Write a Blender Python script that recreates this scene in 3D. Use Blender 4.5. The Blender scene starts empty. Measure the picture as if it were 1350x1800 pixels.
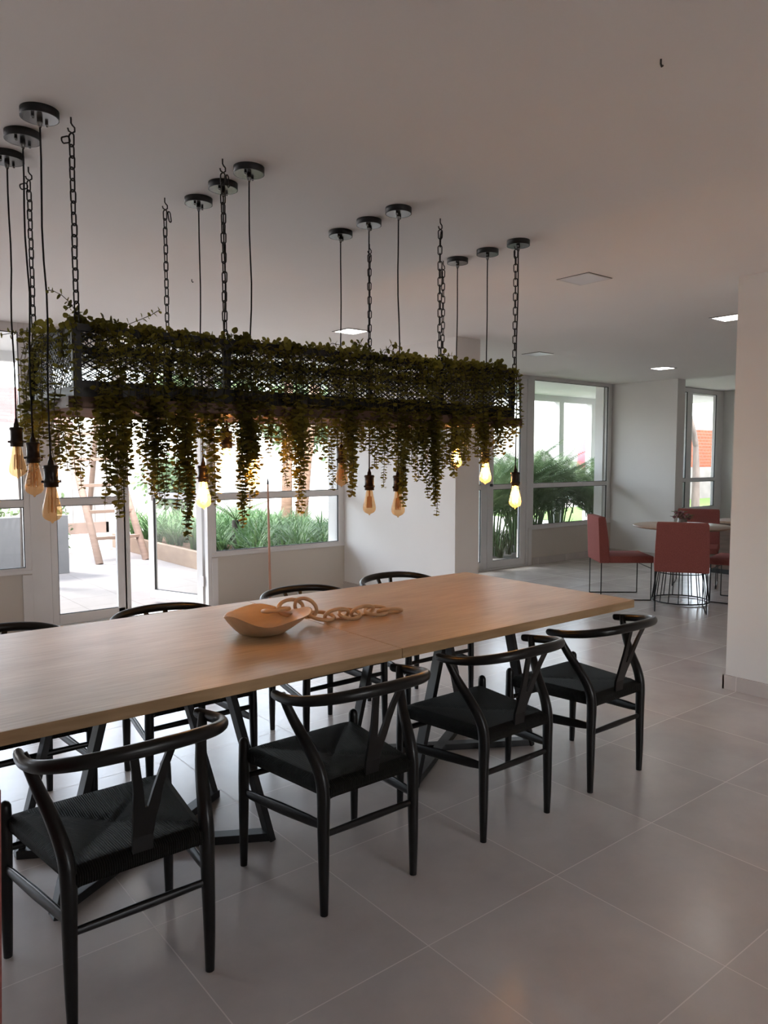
import bpy, bmesh, math, random
from math import sin, cos, pi, radians, sqrt, atan2
from mathutils import Vector, Matrix
random.seed(11)
SC = bpy.context.scene
COL = SC.collection

# ------------------------------------------------------------------ helpers
class MB:
    """collects geometry for ONE mesh object"""
    def __init__(s): s.v = []; s.f = []; s.sm = []
    def add(s, vs, fs, smooth=False):
        o = len(s.v); s.v += [tuple(v) for v in vs]
        for f in fs: s.f.append(tuple(i + o for i in f)); s.sm.append(smooth)
    def box(s, x0, x1, y0, y1, z0, z1, bev=0.0, M=None):
        bm = bmesh.new()
        bmesh.ops.create_cube(bm, size=1)
        for v in bm.verts:
            v.co = Vector((x0 + (v.co.x + .5) * (x1 - x0), y0 + (v.co.y + .5) * (y1 - y0), z0 + (v.co.z + .5) * (z1 - z0)))
        if bev > 0:
            bmesh.ops.bevel(bm, geom=bm.edges[:], offset=bev, segments=2, affect='EDGES', profile=.6)
        bm.verts.ensure_lookup_table()
        vs = [(M @ v.co) if M else v.co.copy() for v in bm.verts]
        fs = [tuple(v.index for v in f.verts) for f in bm.faces]
        bm.free(); s.add(vs, fs, bev > 0 and bev > .006); return s
    def bar(s, a, b, w, h, up=(0, 0, 1), bev=0.0):
        """rectangular bar from a to b; w across, h along 'up'"""
        a = Vector(a); b = Vector(b); d = (b - a); L = d.length; d.normalize()
        u = Vector(up); x = d.cross(u)
        if x.length < 1e-4: x = d.cross(Vector((1, 0, 0)))
        x.normalize(); u = x.cross(d).normalized()
        M = Matrix((( d.x, x.x, u.x, a.x), (d.y, x.y, u.y, a.y), (d.z, x.z, u.z, a.z), (0, 0, 0, 1)))
        return s.box(0, L, -w/2, w/2, -h/2, h/2, bev, M)
    def tube(s, pts, r, n=8, cap=True, closed=False, squash=None, up=None):
        """tube along pts; r a number or list; squash=(a,b) scales the section"""
        P = [Vector(p) for p in pts]; m = len(P)
        R = r if isinstance(r, (list, tuple)) else [r] * m
        T = []
        for i in range(m):
            if closed: t = P[(i+1) % m] - P[i-1]
            else: t = P[min(i+1, m-1)] - P[max(i-1, 0)]
            if t.length < 1e-9: t = Vector((0, 0, 1))
            T.append(t.normalized())
        N = Vector(up) if up else (Vector((0, 0, 1)) if abs(T[0].z) < .9 else Vector((1, 0, 0)))
        N = (N - T[0] * N.dot(T[0])).normalized()
        vs = []; sa, sb = squash or (1, 1)
        for i in range(m):
            if up:
                N = Vector(up)
            N = (N - T[i] * N.dot(T[i]))
            if N.length < 1e-6: N = T[i].orthogonal()
            N.normalize(); B = T[i].cross(N)
            for k in range(n):
                a = 2 * pi * k / n
                vs.append(P[i] + N * (cos(a) * R[i] * sb) + B * (sin(a) * R[i] * sa))
        fs = []
        for i in range(m if closed else m - 1):
            j = (i + 1) % m
            for k in range(n):
                k2 = (k + 1) % n
                fs.append((i*n + k, i*n + k2, j*n + k2, j*n + k))
        s.add(vs, fs, True)
        if cap and not closed:
            s.add([vs[k] for k in range(n)], [tuple(range(n))[::-1]])
            s.add([vs[(m-1)*n + k] for k in range(n)], [tuple(range(n))])
        return s
    def lathe(s, prof, n=24, c=(0, 0, 0), smooth=True):
        vs = []; fs = []; m = len(prof)
        for (r, z) in prof:
            for k in range(n):
                a = 2 * pi * k / n; vs.append((c[0] + r * cos(a), c[1] + r * sin(a), c[2] + z))
        for i in range(m - 1):
            for k in range(n):
                k2 = (k + 1) % n; fs.append((i*n + k, i*n + k2, (i+1)*n + k2, (i+1)*n + k))
        s.add(vs, fs, smooth); return s
    def disc(s, r, z, n=24, c=(0, 0), flip=False):
        f = tuple(range(n)); f = f[::-1] if flip else f
        s.add([(c[0] + r * cos(2*pi*k/n), c[1] + r * sin(2*pi*k/n), z) for k in range(n)], [f]); return s
    def build(s, name, mat, parent=None, loc=None):
        me = bpy.data.meshes.new(name); me.from_pydata(s.v, [], s.f); me.update()
        me.polygons.foreach_set('use_smooth', s.sm)
        if mat: me.materials.append(mat)
        o = bpy.data.objects.new(name, me); COL.objects.link(o)
        if parent: o.parent = parent
        if loc: o.location = loc
        return o

def fix_normals(o):
    bm = bmesh.new(); bm.from_mesh(o.data); bmesh.ops.remove_doubles(bm, verts=bm.verts, dist=1e-6)
    bmesh.ops.recalc_face_normals(bm, faces=bm.faces); bm.to_mesh(o.data); bm.free(); return o

def tag(o, label=None, cat=None, group=None, kind=None):
    if label: o['label'] = label
    if cat: o['category'] = cat
    if group: o['group'] = group
    if kind: o['kind'] = kind
    return o
def thing(name, label, cat, loc=(0, 0, 0), rz=0, group=None):
    o = bpy.data.objects.new(name, None); COL.objects.link(o); o.empty_display_size = .1
    o.location = loc; o.rotation_euler = (0, 0, rz); return tag(o, label, cat, group)
def struct(name, mb, mat, parent=None):
    o = mb.build(name, mat, parent)
    if parent is None: o['kind'] = 'structure'
    return o
def sroot(name):
    o = bpy.data.objects.new(name, None); COL.objects.link(o); o['kind'] = 'structure'; return o
def copy_tree(o, parent=None, loc=None, rz=None, label=None, group=None):
    c = o.copy(); COL.objects.link(c)
    if parent: c.parent = parent
    for ch in list(o.children): copy_tree(ch, c)
    if loc is not None: c.location = loc
    if rz is not None: c.rotation_euler = (0, 0, rz)
    if label: c['label'] = label
    if group: c['group'] = group
    return c

# ------------------------------------------------------------------ materials
def mat(name, color=(.5, .5, .5), rough=.5, metal=0.0, spec=.5, **kw):
    m = bpy.data.materials.new(name); m.use_nodes = True
    b = m.node_tree.nodes['Principled BSDF']
    b.inputs['Base Color'].default_value = (*color, 1); b.inputs['Roughness'].default_value = rough
    b.inputs['Metallic'].default_value = metal; b.inputs['Specular IOR Level'].default_value = spec
    for k, v in kw.items(): b.inputs[k].default_value = v
    return m
def nodes(m): return m.node_tree.nodes, m.node_tree.links, m.node_tree.nodes['Principled BSDF']
def N(nt, t, **kw):
    n = nt.new(t)
    for k, v in kw.items(): setattr(n, k, v)
    return n
def noisy(m, c0, c1, scale=(4, 4, 4), detail=4, bump=0.0, dist=.01, coord='Object', nscale=1.0, lo=.3, hi=.7):
    ns, ln, b = nodes(m)
    tc = N(ns, 'ShaderNodeTexCoord'); mp = N(ns, 'ShaderNodeMapping'); mp.inputs['Scale'].default_value = scale
    nz = N(ns, 'ShaderNodeTexNoise'); nz.inputs['Scale'].default_value = nscale; nz.inputs['Detail'].default_value = detail
    cr = N(ns, 'ShaderNodeValToRGB')
    cr.color_ramp.elements[0].position = lo; cr.color_ramp.elements[0].color = (*c0, 1)
    cr.color_ramp.elements[1].position = hi; cr.color_ramp.elements[1].color = (*c1, 1)
    ln.new(tc.outputs[coord], mp.inputs['Vector']); ln.new(mp.outputs[0], nz.inputs['Vector'])
    ln.new(nz.outputs['Fac'], cr.inputs['Fac']); ln.new(cr.outputs['Color'], b.inputs['Base Color'])
    if bump:
        bp = N(ns, 'ShaderNodeBump'); bp.inputs['Strength'].default_value = bump; bp.inputs['Distance'].default_value = dist
        ln.new(nz.outputs['Fac'], bp.inputs['Height']); ln.new(bp.outputs[0], b.inputs['Normal'])
    return m

M = {}
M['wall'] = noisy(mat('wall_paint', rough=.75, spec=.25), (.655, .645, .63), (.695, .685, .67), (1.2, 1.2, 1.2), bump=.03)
M['wall_greige'] = noisy(mat('wall_paint_greige', rough=.75, spec=.25), (.50, .46, .41), (.54, .50, .45), (1.2, 1.2, 1.2))  # own darker greige paint of the panels below the sills
M['ceil'] = noisy(mat('ceiling_paint', rough=.85, spec=.15), (.80, .775, .755), (.84, .815, .795), (.5, .5, .5))
M['ext'] = noisy(mat('exterior_paint', rough=.8, spec=.2), (.76, .76, .76), (.82, .82, .82), (1, 1, 1))
M['alu'] = noisy(mat('white_aluminium', rough=.35, spec=.5), (.60, .59, .585), (.64, .63, .625), (3, 3, 3))
M['gasket'] = noisy(mat('black_gasket', rough=.6), (.012, .012, .014), (.02, .02, .022), (9, 9, 9))
M['black'] = noisy(mat('black_lacquer', rough=.32, spec=.32), (.004, .004, .0045), (.008, .008, .0085), (8, 8, 8))
M['steel'] = noisy(mat('black_steel', rough=.42, spec=.4), (.006, .0065, .0075), (.011, .0115, .013), (10, 10, 10))
M['iron'] = noisy(mat('dark_iron', rough=.5, metal=.3), (.012, .011, .010), (.03, .026, .022), (40, 40, 40))
M['canopy'] = noisy(mat('black_gloss_metal', rough=.18, spec=1.0, IOR=1.9), (.010, .010, .011), (.016, .016, .018), (6, 6, 6))
M['socket'] = noisy(mat('dark_bronze', rough=.38, metal=.5), (.016, .012, .012), (.035, .025, .022), (30, 30, 30))
M['cordblk'] = noisy(mat('cord_fabric', rough=.85), (.008, .007, .008), (.016, .014, .015), (300, 300, 60))
M['plank'] = noisy(mat('dark_plank', rough=.6), (.075, .038, .025), (.15, .08, .055), (1.2, 20, 20), bump=.15)
M['bowl'] = noisy(mat('blond_turned_wood', rough=.5), (.50, .35, .215), (.60, .44, .285), (4, 22, 22), bump=.04)
M['beads'] = noisy(mat('blond_chain_wood', rough=.5), (.44, .28, .15), (.54, .36, .21), (18, 18, 18))
M['red'] = noisy(mat('brick_red_fabric', rough=.9, spec=.15), (.27, .088, .078), (.33, .112, .100), (120, 120, 120), bump=.15, dist=.002)
M['redwood'] = noisy(mat('round_top_wood', rough=.35), (.33, .21, .14), (.42, .28, .19), (3, 30, 3))
M['ladder'] = noisy(mat('pale_pine', rough=.7), (.13, .085, .065), (.165, .11, .085), (3, 3, 30))
M['pole'] = noisy(mat('pinkish_pole_wood', rough=.5), (.45, .24, .17), (.55, .31, .22), (20, 20, 4))
M['stem'] = noisy(mat('vine_stem', rough=.7), (.05, .04, .012), (.09, .07, .02), (30, 30, 30))
M['soil'] = noisy(mat('dark_mulch', rough=.95, spec=.1), (.055, .035, .022), (.14, .09, .06), (25, 25, 25), bump=.6)
M['kerb'] = noisy(mat('tan_kerb_stone', rough=.8), (.155, .105, .075), (.20, .14, .10), (3, 3, 8))
M['bark'] = noisy(mat('grey_bark', rough=.9, spec=.1), (.05, .042, .038), (.09, .076, .068), (14, 14, 3), bump=.5)
M['palmbark'] = noisy(mat('ringed_palm_bark', rough=.9, spec=.1), (.11, .065, .045), (.20, .135, .10), (4, 4, 26), bump=.5)
M['lowwall'] = noisy(mat('grey_low_wall_paint', rough=.8, spec=.1), (.19, .192, .20), (.22, .222, .23), (2, 2, 2))
M['lawn'] = noisy(mat('lawn_green', rough=.95, spec=.1), (.04, .075, .02), (.075, .12, .035), (8, 8, 8), bump=.4)
M['pool'] = noisy(mat('pool_water', rough=.08), (.07, .21, .24), (.11, .27, .29), (1, 1, 1))
M['fence'] = noisy(mat('white_fence_paint', rough=.7), (.27, .25, .24), (.31, .29, .28), (5, 5, 1))
M['fenceband'] = noisy(mat('tan_fence_rail', rough=.7), (.17, .12, .10), (.21, .15, .13), (5, 5, 5))
M['pebble'] = noisy(mat('grey_rubble_wall', rough=.9), (.055, .052, .05), (.085, .08, .077), (3, 3, 3), bump=.5)
M['cabinet'] = noisy(mat('brown_cabinet_wood', rough=.5), (.10, .065, .045), (.16, .10, .07), (3, 3, 20))
M['vase'] = noisy(mat('grey_glass_vase', rough=.15), (.20, .19, .18), (.30, .28, .27), (9, 9, 9))
M['petal'] = noisy(mat('dusty_pink_petals', rough=.8), (.16, .07, .09), (.34, .20, .22), (40, 40, 40))
M['umb'] = noisy(mat('pink_umbrella_cloth', rough=.9), (.40, .085, .105), (.46, .12, .14), (3, 3, 3))
M['screw'] = noisy(mat('screw_metal', rough=.4, metal=.8), (.05, .05, .05), (.09, .09, .09), (30, 30, 30))
M['diff_off'] = noisy(mat('frosted_diffuser', rough=.4), (.62, .63, .66), (.68, .69, .72), (2, 2, 2))
M['frost'] = noisy(mat('frosted_lower_pane', rough=.5), (.56, .60, .64), (.62, .66, .70), (2, 2, 2))

def emit(name, col, st):
    m = bpy.data.materials.new(name); m.use_nodes = True; ns = m.node_tree.nodes; ln = m.node_tree.links
    ns.remove(ns['Principled BSDF']); e = ns.new('ShaderNodeEmission'); e.inputs[0].default_value = (*col, 1); e.inputs[1].default_value = st
    ln.new(e.outputs[0], ns['Material Output'].inputs[0]); return m
M['diff_on'] = emit('lit_diffuser', (1, .95, .88), 2.6)
M['fil_on'] = emit('glowing_filament', (1, .50, .14), 32)
M['fil_off'] = noisy(mat('amber_filament', rough=.4), (.42, .22, .06), (.5, .28, .08), (30, 30, 30))

def thin_glass(name, tint, gl=.08, ior=1.45, body=None, bodyfac=0.0):
    m = bpy.data.materials.new(name); m.use_nodes = True; ns = m.node_tree.nodes; ln = m.node_tree.links
    ns.remove(ns['Principled BSDF'])
    t = ns.new('ShaderNodeBsdfTransparent'); t.inputs[0].default_value = (*tint, 1)
    g = ns.new('ShaderNodeBsdfGlossy'); g.inputs['Roughness'].default_value = .03
    lw = ns.new('ShaderNodeLayerWeight'); lw.inputs[0].default_value = .5
    pw = ns.new('ShaderNodeMath'); pw.operation = 'POWER'; pw.inputs[1].default_value = 4.0; ln.new(lw.outputs['Facing'], pw.inputs[0])
    fr = ns.new('ShaderNodeMath'); fr.operation = 'MULTIPLY_ADD'; fr.inputs[1].default_value = gl * 4; fr.inputs[2].default_value = gl * .4; ln.new(pw.outputs[0], fr.inputs[0])
    mx = ns.new('ShaderNodeMixShader'); ln.new(fr.outputs[0], mx.inputs[0])
    src = t.outputs[0]
    if body:
        d = ns.new('ShaderNodeBsdfDiffuse'); d.inputs[0].default_value = (*body, 1)
        tl = ns.new('ShaderNodeBsdfTranslucent'); tl.inputs[0].default_value = (*body, 1)
        m2 = ns.new('ShaderNodeMixShader'); m2.inputs[0].default_value = .5; ln.new(d.outputs[0], m2.inputs[1]); ln.new(tl.outputs[0], m2.inputs[2])
        m3 = ns.new('ShaderNodeMixShader'); m3.inputs[0].default_value = bodyfac; ln.new(t.outputs[0], m3.inputs[1]); ln.new(m2.outputs[0], m3.inputs[2]); src = m3.outputs[0]
    ln.new(src, mx.inputs[1]); ln.new(g.outputs[0], mx.inputs[2]); ln.new(mx.outputs[0], ns['Material Output'].inputs[0])
    return m
M['glass'] = thin_glass('window_glass', (.96, .975, .97), ior=1.3)
M['amber'] = thin_glass('amber_bulb_glass', (.96, .80, .58), body=(.84, .58, .34), bodyfac=.24)

def leafmat(name, c0, c1, transl=.35, scale=9.0):
    m = bpy.data.materials.new(name); m.use_nodes = True; ns, ln = m.node_tree.nodes, m.node_tree.links; b = ns['Principled BSDF']
    b.inputs['Roughness'].default_value = .55; b.inputs['Specular IOR Level'].default_value = .3
    tc = ns.new('ShaderNodeTexCoord'); nz = ns.new('ShaderNodeTexNoise'); nz.inputs['Scale'].default_value = scale; nz.inputs['Detail'].default_value = 3
    cr = ns.new('ShaderNodeValToRGB'); cr.color_ramp.elements[0].position = .35; cr.color_ramp.elements[1].position = .65
    cr.color_ramp.elements[0].color = (*c0, 1); cr.color_ramp.elements[1].color = (*c1, 1)
    ln.new(tc.outputs['Object'], nz.inputs['Vector']); ln.new(nz.outputs['Fac'], cr.inputs[0]); ln.new(cr.outputs[0], b.inputs['Base Color'])
    t = ns.new('ShaderNodeBsdfTranslucent'); ln.new(cr.outputs[0], t.inputs[0])
    mx = ns.new('ShaderNodeMixShader'); mx.inputs[0].default_value = transl
    ln.new(b.outputs[0], mx.inputs[1]); ln.new(t.outputs[0], mx.inputs[2]); ln.new(mx.outputs[0], ns['Material Output'].inputs[0])
    return m
M['leaf'] = leafmat('eucalyptus_leaf', (.125, .115, .018), (.31, .27, .05), .45, 7)
M['strap'] = leafmat('strappy_leaf', (.035, .085, .03), (.095, .165, .06), .3, 3)
M['strapy'] = leafmat('yellowing_leaf', (.15, .15, .03), (.24, .21, .05), .3, 3)
M['palm'] = leafmat('palm_leaf', (.12, .20, .09), (.26, .36, .18), .3, 2)
M['tree'] = leafmat('tree_leaf', (.06, .10, .05), (.13, .18, .085), .4, 1)
M['sage'] = leafmat('sage_grass', (.08, .095, .05), (.15, .16, .09), .3, 5)

# floor tile: 60 cm porcelain, grout lines on world grid
def tile_mat(name, c0, c1, grout, ox, oy, pitch=.6, gw=.0017, rough=(.24, .38), vy=None, bump=.12):
    m = mat(name, rough=.3, spec=.85); ns, ln, b = nodes(m)
    geo = N(ns, 'ShaderNodeNewGeometry'); sep = N(ns, 'ShaderNodeSeparateXYZ'); ln.new(geo.outputs['Position'], sep.inputs[0])
    def line(axis, off, p):
        s = N(ns, 'ShaderNodeMath', operation='SUBTRACT'); ln.new(sep.outputs[axis], s.inputs[0]); s.inputs[1].default_value = off - 100 * p
        d = N(ns, 'ShaderNodeMath', operation='DIVIDE'); ln.new(s.outputs[0], d.inputs[0]); d.inputs[1].default_value = p
        fr = N(ns, 'ShaderNodeMath', operation='FRACT'); ln.new(d.outputs[0], fr.inputs[0])
        c = N(ns, 'ShaderNodeMath', operation='SUBTRACT'); ln.new(fr.outputs[0], c.inputs[0]); c.inputs[1].default_value = .5
        a = N(ns, 'ShaderNodeMath', operation='ABSOLUTE'); ln.new(c.outputs[0], a.inputs[0])
        g = N(ns, 'ShaderNodeMath', operation='GREATER_THAN'); ln.new(a.outputs[0], g.inputs[0]); g.inputs[1].default_value = .5 - gw / p
        fl = N(ns, 'ShaderNodeMath', operation='FLOOR'); ln.new(d.outputs[0], fl.inputs[0])
        return g, fl
    gx, fx = line('X', ox, pitch); gy, fy = line('Y', oy, vy or pitch)
    mx = N(ns, 'ShaderNodeMath', operation='MAXIMUM'); ln.new(gx.outputs[0], mx.inputs[0]); ln.new(gy.outputs[0], mx.inputs[1])
    cmb = N(ns, 'ShaderNodeCombineXYZ'); ln.new(fx.outputs[0], cmb.inputs[0]); ln.new(fy.outputs[0], cmb.inputs[1])
    wn = N(ns, 'ShaderNodeTexWhiteNoise'); wn.noise_dimensions = '3D'; ln.new(cmb.outputs[0], wn.inputs['Vector'])
    off = N(ns, 'ShaderNodeVectorMath', operation='SCALE'); ln.new(wn.outputs['Color'], off.inputs[0]); off.inputs['Scale'].default_value = 7
    ad = N(ns, 'ShaderNodeVectorMath', operation='ADD'); ln.new(geo.outputs['Position'], ad.inputs[0]); ln.new(off.outputs[0], ad.inputs[1])
    nz = N(ns, 'ShaderNodeTexNoise'); nz.inputs['Scale'].default_value = 2.2; nz.inputs['Detail'].default_value = 7; nz.inputs['Roughness'].default_value = .6
    ln.new(ad.outputs[0], nz.inputs['Vector'])
    cr = N(ns, 'ShaderNodeValToRGB'); cr.color_ramp.elements[0].position = .32; cr.color_ramp.elements[1].position = .68
    cr.color_ramp.elements[0].color = (*c0, 1); cr.color_ramp.elements[1].color = (*c1, 1); ln.new(nz.outputs['Fac'], cr.inputs[0])
    mc = N(ns, 'ShaderNodeMix', data_type='RGBA'); ln.new(mx.outputs[0], mc.inputs[0]); ln.new(cr.outputs[0], mc.inputs[6]); mc.inputs[7].default_value = (*grout, 1)
    ln.new(mc.outputs[2], b.inputs['Base Color'])
    mr = N(ns, 'ShaderNodeMapRange'); ln.new(nz.outputs['Fac'], mr.inputs[0]); mr.inputs[3].default_value = rough[0]; mr.inputs[4].default_value = rough[1]
    mr2 = N(ns, 'ShaderNodeMath', operation='MAXIMUM'); ln.new(mr.outputs[0], mr2.inputs[0])
    gm = N(ns, 'ShaderNodeMath', operation='MULTIPLY'); ln.new(mx.outputs[0], gm.inputs[0]); gm.inputs[1].default_value = .8; ln.new(gm.outputs[0], mr2.inputs[1])
    ln.new(mr2.outputs[0], b.inputs['Roughness'])
    bp = N(ns, 'ShaderNodeBump'); bp.inputs['Strength'].default_value = bump; bp.inputs['Distance'].default_value = .004
    ln.new(nz.outputs['Fac'], bp.inputs['Height']); ln.new(bp.outputs[0], b.inputs['Normal'])
    return m
M['floor'] = tile_mat('porcelain_floor', (.46, .42, .40), (.56, .515, .49), (.61, .565, .535), .841, .975, rough=(.18, .30))
M['patio'] = tile_mat('pale_patio_stone', (.185, .17, .165), (.22, .20, .195), (.135, .12, .115), .3, .1, .5, .004, (.75, .9))
M['patio'].node_tree.nodes['Principled BSDF'].inputs['Specular IOR Level'].default_value = .08

# oak table top: fine grain running along X
def oak():
    m = mat('pale_oak_veneer', rough=.42, spec=.3); ns, ln, b = nodes(m)
    tc = N(ns, 'ShaderNodeTexCoord'); mp = N(ns, 'ShaderNodeMapping'); mp.inputs['Scale'].default_value = (5, 90, 40)
    n1 = N(ns, 'ShaderNodeTexNoise'); n1.inputs['Scale'].default_value = 1; n1.inputs['Detail'].default_value = 6; n1.inputs['Distortion'].default_value = .6
    ln.new(tc.outputs['Object'], mp.inputs[0]); ln.new(mp.outputs[0], n1.inputs['Vector'])
    mp2 = N(ns, 'ShaderNodeMapping'); mp2.inputs['Scale'].default_value = (1.1, 3.5, 3); n2 = N(ns, 'ShaderNodeTexNoise'); n2.inputs['Scale'].default_value = 1.3; n2.inputs['Detail'].default_value = 3
    ln.new(tc.outputs['Object'], mp2.inputs[0]); ln.new(mp2.outputs[0], n2.inputs['Vector'])
    a = N(ns, 'ShaderNodeMath', operation='MULTIPLY_ADD'); ln.new(n2.outputs['Fac'], a.inputs[0]); a.inputs[1].default_value = .45
    h = N(ns, 'ShaderNodeMath', operation='MULTIPLY'); ln.new(n1.outputs['Fac'], h.inputs[0]); h.inputs[1].default_value = .55; ln.new(h.outputs[0], a.inputs[2])
    cr = N(ns, 'ShaderNodeValToRGB'); e = cr.color_ramp.elements
    e[0].position = .34; e[0].color = (.31, .195, .098, 1); e[1].position = .66; e[1].color = (.47, .315, .175, 1)
    ln.new(a.outputs[0], cr.inputs[0]); ln.new(cr.outputs[0], b.inputs['Base Color'])
    bp = N(ns, 'ShaderNodeBump'); bp.inputs['Strength'].default_value = .25; bp.inputs['Distance'].default_value = .002
    ln.new(n1.outputs['Fac'], bp.inputs['Height']); ln.new(bp.outputs[0], b.inputs['Normal'])
    return m
M['oak'] = oak()

# woven paper-cord seat: cord lines run square to the rail of each quarter
def cordseat():
    m = mat('woven_black_cord', (.012, .012, .011), .6, spec=.08); ns, ln, b = nodes(m)
    tc = N(ns, 'ShaderNodeTexCoord'); sp = N(ns, 'ShaderNodeSeparateXYZ'); ln.new(tc.outputs['Object'], sp.inputs[0])
    y0 = N(ns, 'ShaderNodeMath', operation='SUBTRACT'); ln.new(sp.outputs['Y'], y0.inputs[0]); y0.inputs[1].default_value = .21
    ax = N(ns, 'ShaderNodeMath', operation='ABSOLUTE'); ln.new(sp.outputs['X'], ax.inputs[0])
    ay = N(ns, 'ShaderNodeMath', operation='ABSOLUTE'); ln.new(y0.outputs[0], ay.inputs[0])
    g = N(ns, 'ShaderNodeMath', operation='GREATER_THAN'); ln.new(ax.outputs[0], g.inputs[0]); ln.new(ay.outputs[0], g.inputs[1])
    mx = N(ns, 'ShaderNodeMix', data_type='FLOAT'); ln.new(g.outputs[0], mx.inputs[0]); ln.new(sp.outputs['X'], mx.inputs[2]); ln.new(sp.outputs['Y'], mx.inputs[3])
    nz = N(ns, 'ShaderNodeTexNoise'); nz.inputs['Scale'].default_value = 14; nz.inputs['Detail'].default_value = 3; ln.new(tc.outputs['Object'], nz.inputs['Vector'])
    w = N(ns, 'ShaderNodeMath', operation='MULTIPLY_ADD'); ln.new(nz.outputs['Fac'], w.inputs[0]); w.inputs[1].default_value = .006; ln.new(mx.outputs[0], w.inputs[2])
    s = N(ns, 'ShaderNodeMath', operation='MULTIPLY'); ln.new(w.outputs[0], s.inputs[0]); s.inputs[1].default_value = 2 * pi / .0062
    si = N(ns, 'ShaderNodeMath', operation='SINE'); ln.new(s.outputs[0], si.inputs[0])
    h = N(ns, 'ShaderNodeMath', operation='MULTIPLY_ADD'); ln.new(nz.outputs['Fac'], h.inputs[0]); h.inputs[1].default_value = 1.2; ln.new(si.outputs[0], h.inputs[2])
    bp = N(ns, 'ShaderNodeBump'); bp.inputs['Strength'].default_value = .9; bp.inputs['Distance'].default_value = .0018
    ln.new(h.outputs[0], bp.inputs['Height']); ln.new(bp.outputs[0], b.inputs['Normal'])
    cr = N(ns, 'ShaderNodeValToRGB'); cr.color_ramp.elements[0].color = (.003, .003, .003, 1); cr.color_ramp.elements[1].color = (.021, .021, .019, 1)
    mr = N(ns, 'ShaderNodeMapRange'); mr.inputs[1].default_value = -1; mr.inputs[2].default_value = 2; ln.new(h.outputs[0], mr.inputs[0]); ln.new(mr.outputs[0], cr.inputs[0])
    ln.new(cr.outputs[0], b.inputs['Base Color'])
    return m
M['cordseat'] = cordseat()

def brick(name, c0, c1, mortar, scale):
    m = mat(name, rough=.9, spec=.1); ns, ln, b = nodes(m)
    tc = N(ns, 'ShaderNodeTexCoord'); sp = N(ns, 'ShaderNodeSeparateXYZ'); cb = N(ns, 'ShaderNodeCombineXYZ')
    ad = N(ns, 'ShaderNodeMath', operation='ADD')
    br = N(ns, 'ShaderNodeTexBrick'); br.inputs['Scale'].default_value = scale
    br.inputs['Color1'].default_value = (*c0, 1); br.inputs['Color2'].default_value = (*c1, 1); br.inputs['Mortar'].default_value = (*mortar, 1)
    ln.new(tc.outputs['Object'], sp.inputs[0]); ln.new(sp.outputs[0], ad.inputs[0]); ln.new(sp.outputs[1], ad.inputs[1]); ln.new(ad.outputs[0], cb.inputs[0]); ln.new(sp.outputs[2], cb.inputs[1])
    ln.new(cb.outputs[0], br.inputs['Vector']); ln.new(br.outputs['Color'], b.inputs['Base Color'])
    return m
M['brick'] = brick('orange_brick', (.13, .036, .02), (.105, .03, .018), (.10, .06, .05), 2.2)
M['rooftile'] = brick('terracotta_tiles', (.12, .058, .056), (.10, .045, .045), (.08, .04, .04), 3)

# ------------------------------------------------------------------ room shell
CH = 2.545                                   # ceiling height
YW = 6.657; T = .20                          # window wall inner face, wall thickness
WX0, WX1, WY0 = -3.0, 13.16, -3.5
struct('floor', MB().box(WX0, WX1, WY0, YW + T, -.12, 0), M['floor'])
struct('ceiling', MB().box(WX0, 9.90, WY0, YW + T, CH, CH + .3), M['ceil'])
struct('ceiling_raised', MB().box(9.90, WX1 + .2, WY0, YW + T, CH + .09, CH + .3), M['ceil']).name = 'ceiling_east'
# solid wall pieces of the garden side (below sills, corner piers)
def wallbox(name, x0, x1, y0, y1, z0=0, z1=CH, m='wall'):
    return struct(name, MB().box(x0, x1, y0, y1, z0, z1), M[m])
SILL = .49
wallbox('wall_north_sill', WX0, 1.60, YW, YW + T, 0, SILL, 'wall_greige')
wallbox('wall_north_panel', 3.225, 4.81, YW, YW + T, 0, SILL, 'wall_greige')
wallbox('wall_north_corner', 4.735, 5.12, YW + .07, YW + T)
wallbox('wall_divider', 4.81, 5.12, 4.92, YW + .07)
wallbox('wall_north_bay', 7.832, 9.72, YW - .05, YW + T - .05, 0, SILL - .01, 'wall_greige')
wallbox('wall_bay_return', 9.72, 9.92, 5.575, YW + T - .05)
wallbox('wall_bay_reveal', 9.585, 9.72, YW + .02, YW + .16, SILL - .01, CH, 'ext')
wallbox('wall_north_recess', 9.92, 13.2, YW, YW + T, 0, .555)
wallbox('wall_east', WX1, WX1 + .2, WY0, YW + T, 0, CH + .09)
wallbox('wall_pier', 4.582, 5.0, -1.2, 2.25)
wallbox('wall_west', WX0 - .2, WX0, WY0, YW + T)
wb = MB()
wb.box(WX0, 1.8, WY0 - .2, WY0, 0, CH); wb.box(2.5, WX1, WY0 - .2, WY0, 0, CH)
for a, b_ in ((1.8, 2.5),): wb.box(a, b_, WY0 - .2, WY0, 0, .9); wb.box(a, b_, WY0 - .2, WY0, 2.2, CH)  # unseen opening behind the camera, added to let in fill daylight
struct('wall_south', wb, M['wall'])
# tile skirting
def skirt(name, x0, x1, y0, y1, h=.09): return struct(name, MB().box(x0, x1, y0, y1, 0, h, .002), M['floor'])
skirt('baseboard_pier', 4.566, 4.582, -1.2, 2.266)
skirt('baseboard_pier_end', 4.566, 5.0, 2.25, 2.264)
skirt('baseboard_bay', 7.93, 9.71, YW - .064, YW - .05)
skirt('baseboard_bay_return', 9.706, 9.72, 5.575, YW - .064)
skirt('baseboard_divider', 4.796, 4.81, 4.92, YW)
skirt('baseboard_divider_end', 4.81, 5.12, 4.906, 4.92)

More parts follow.
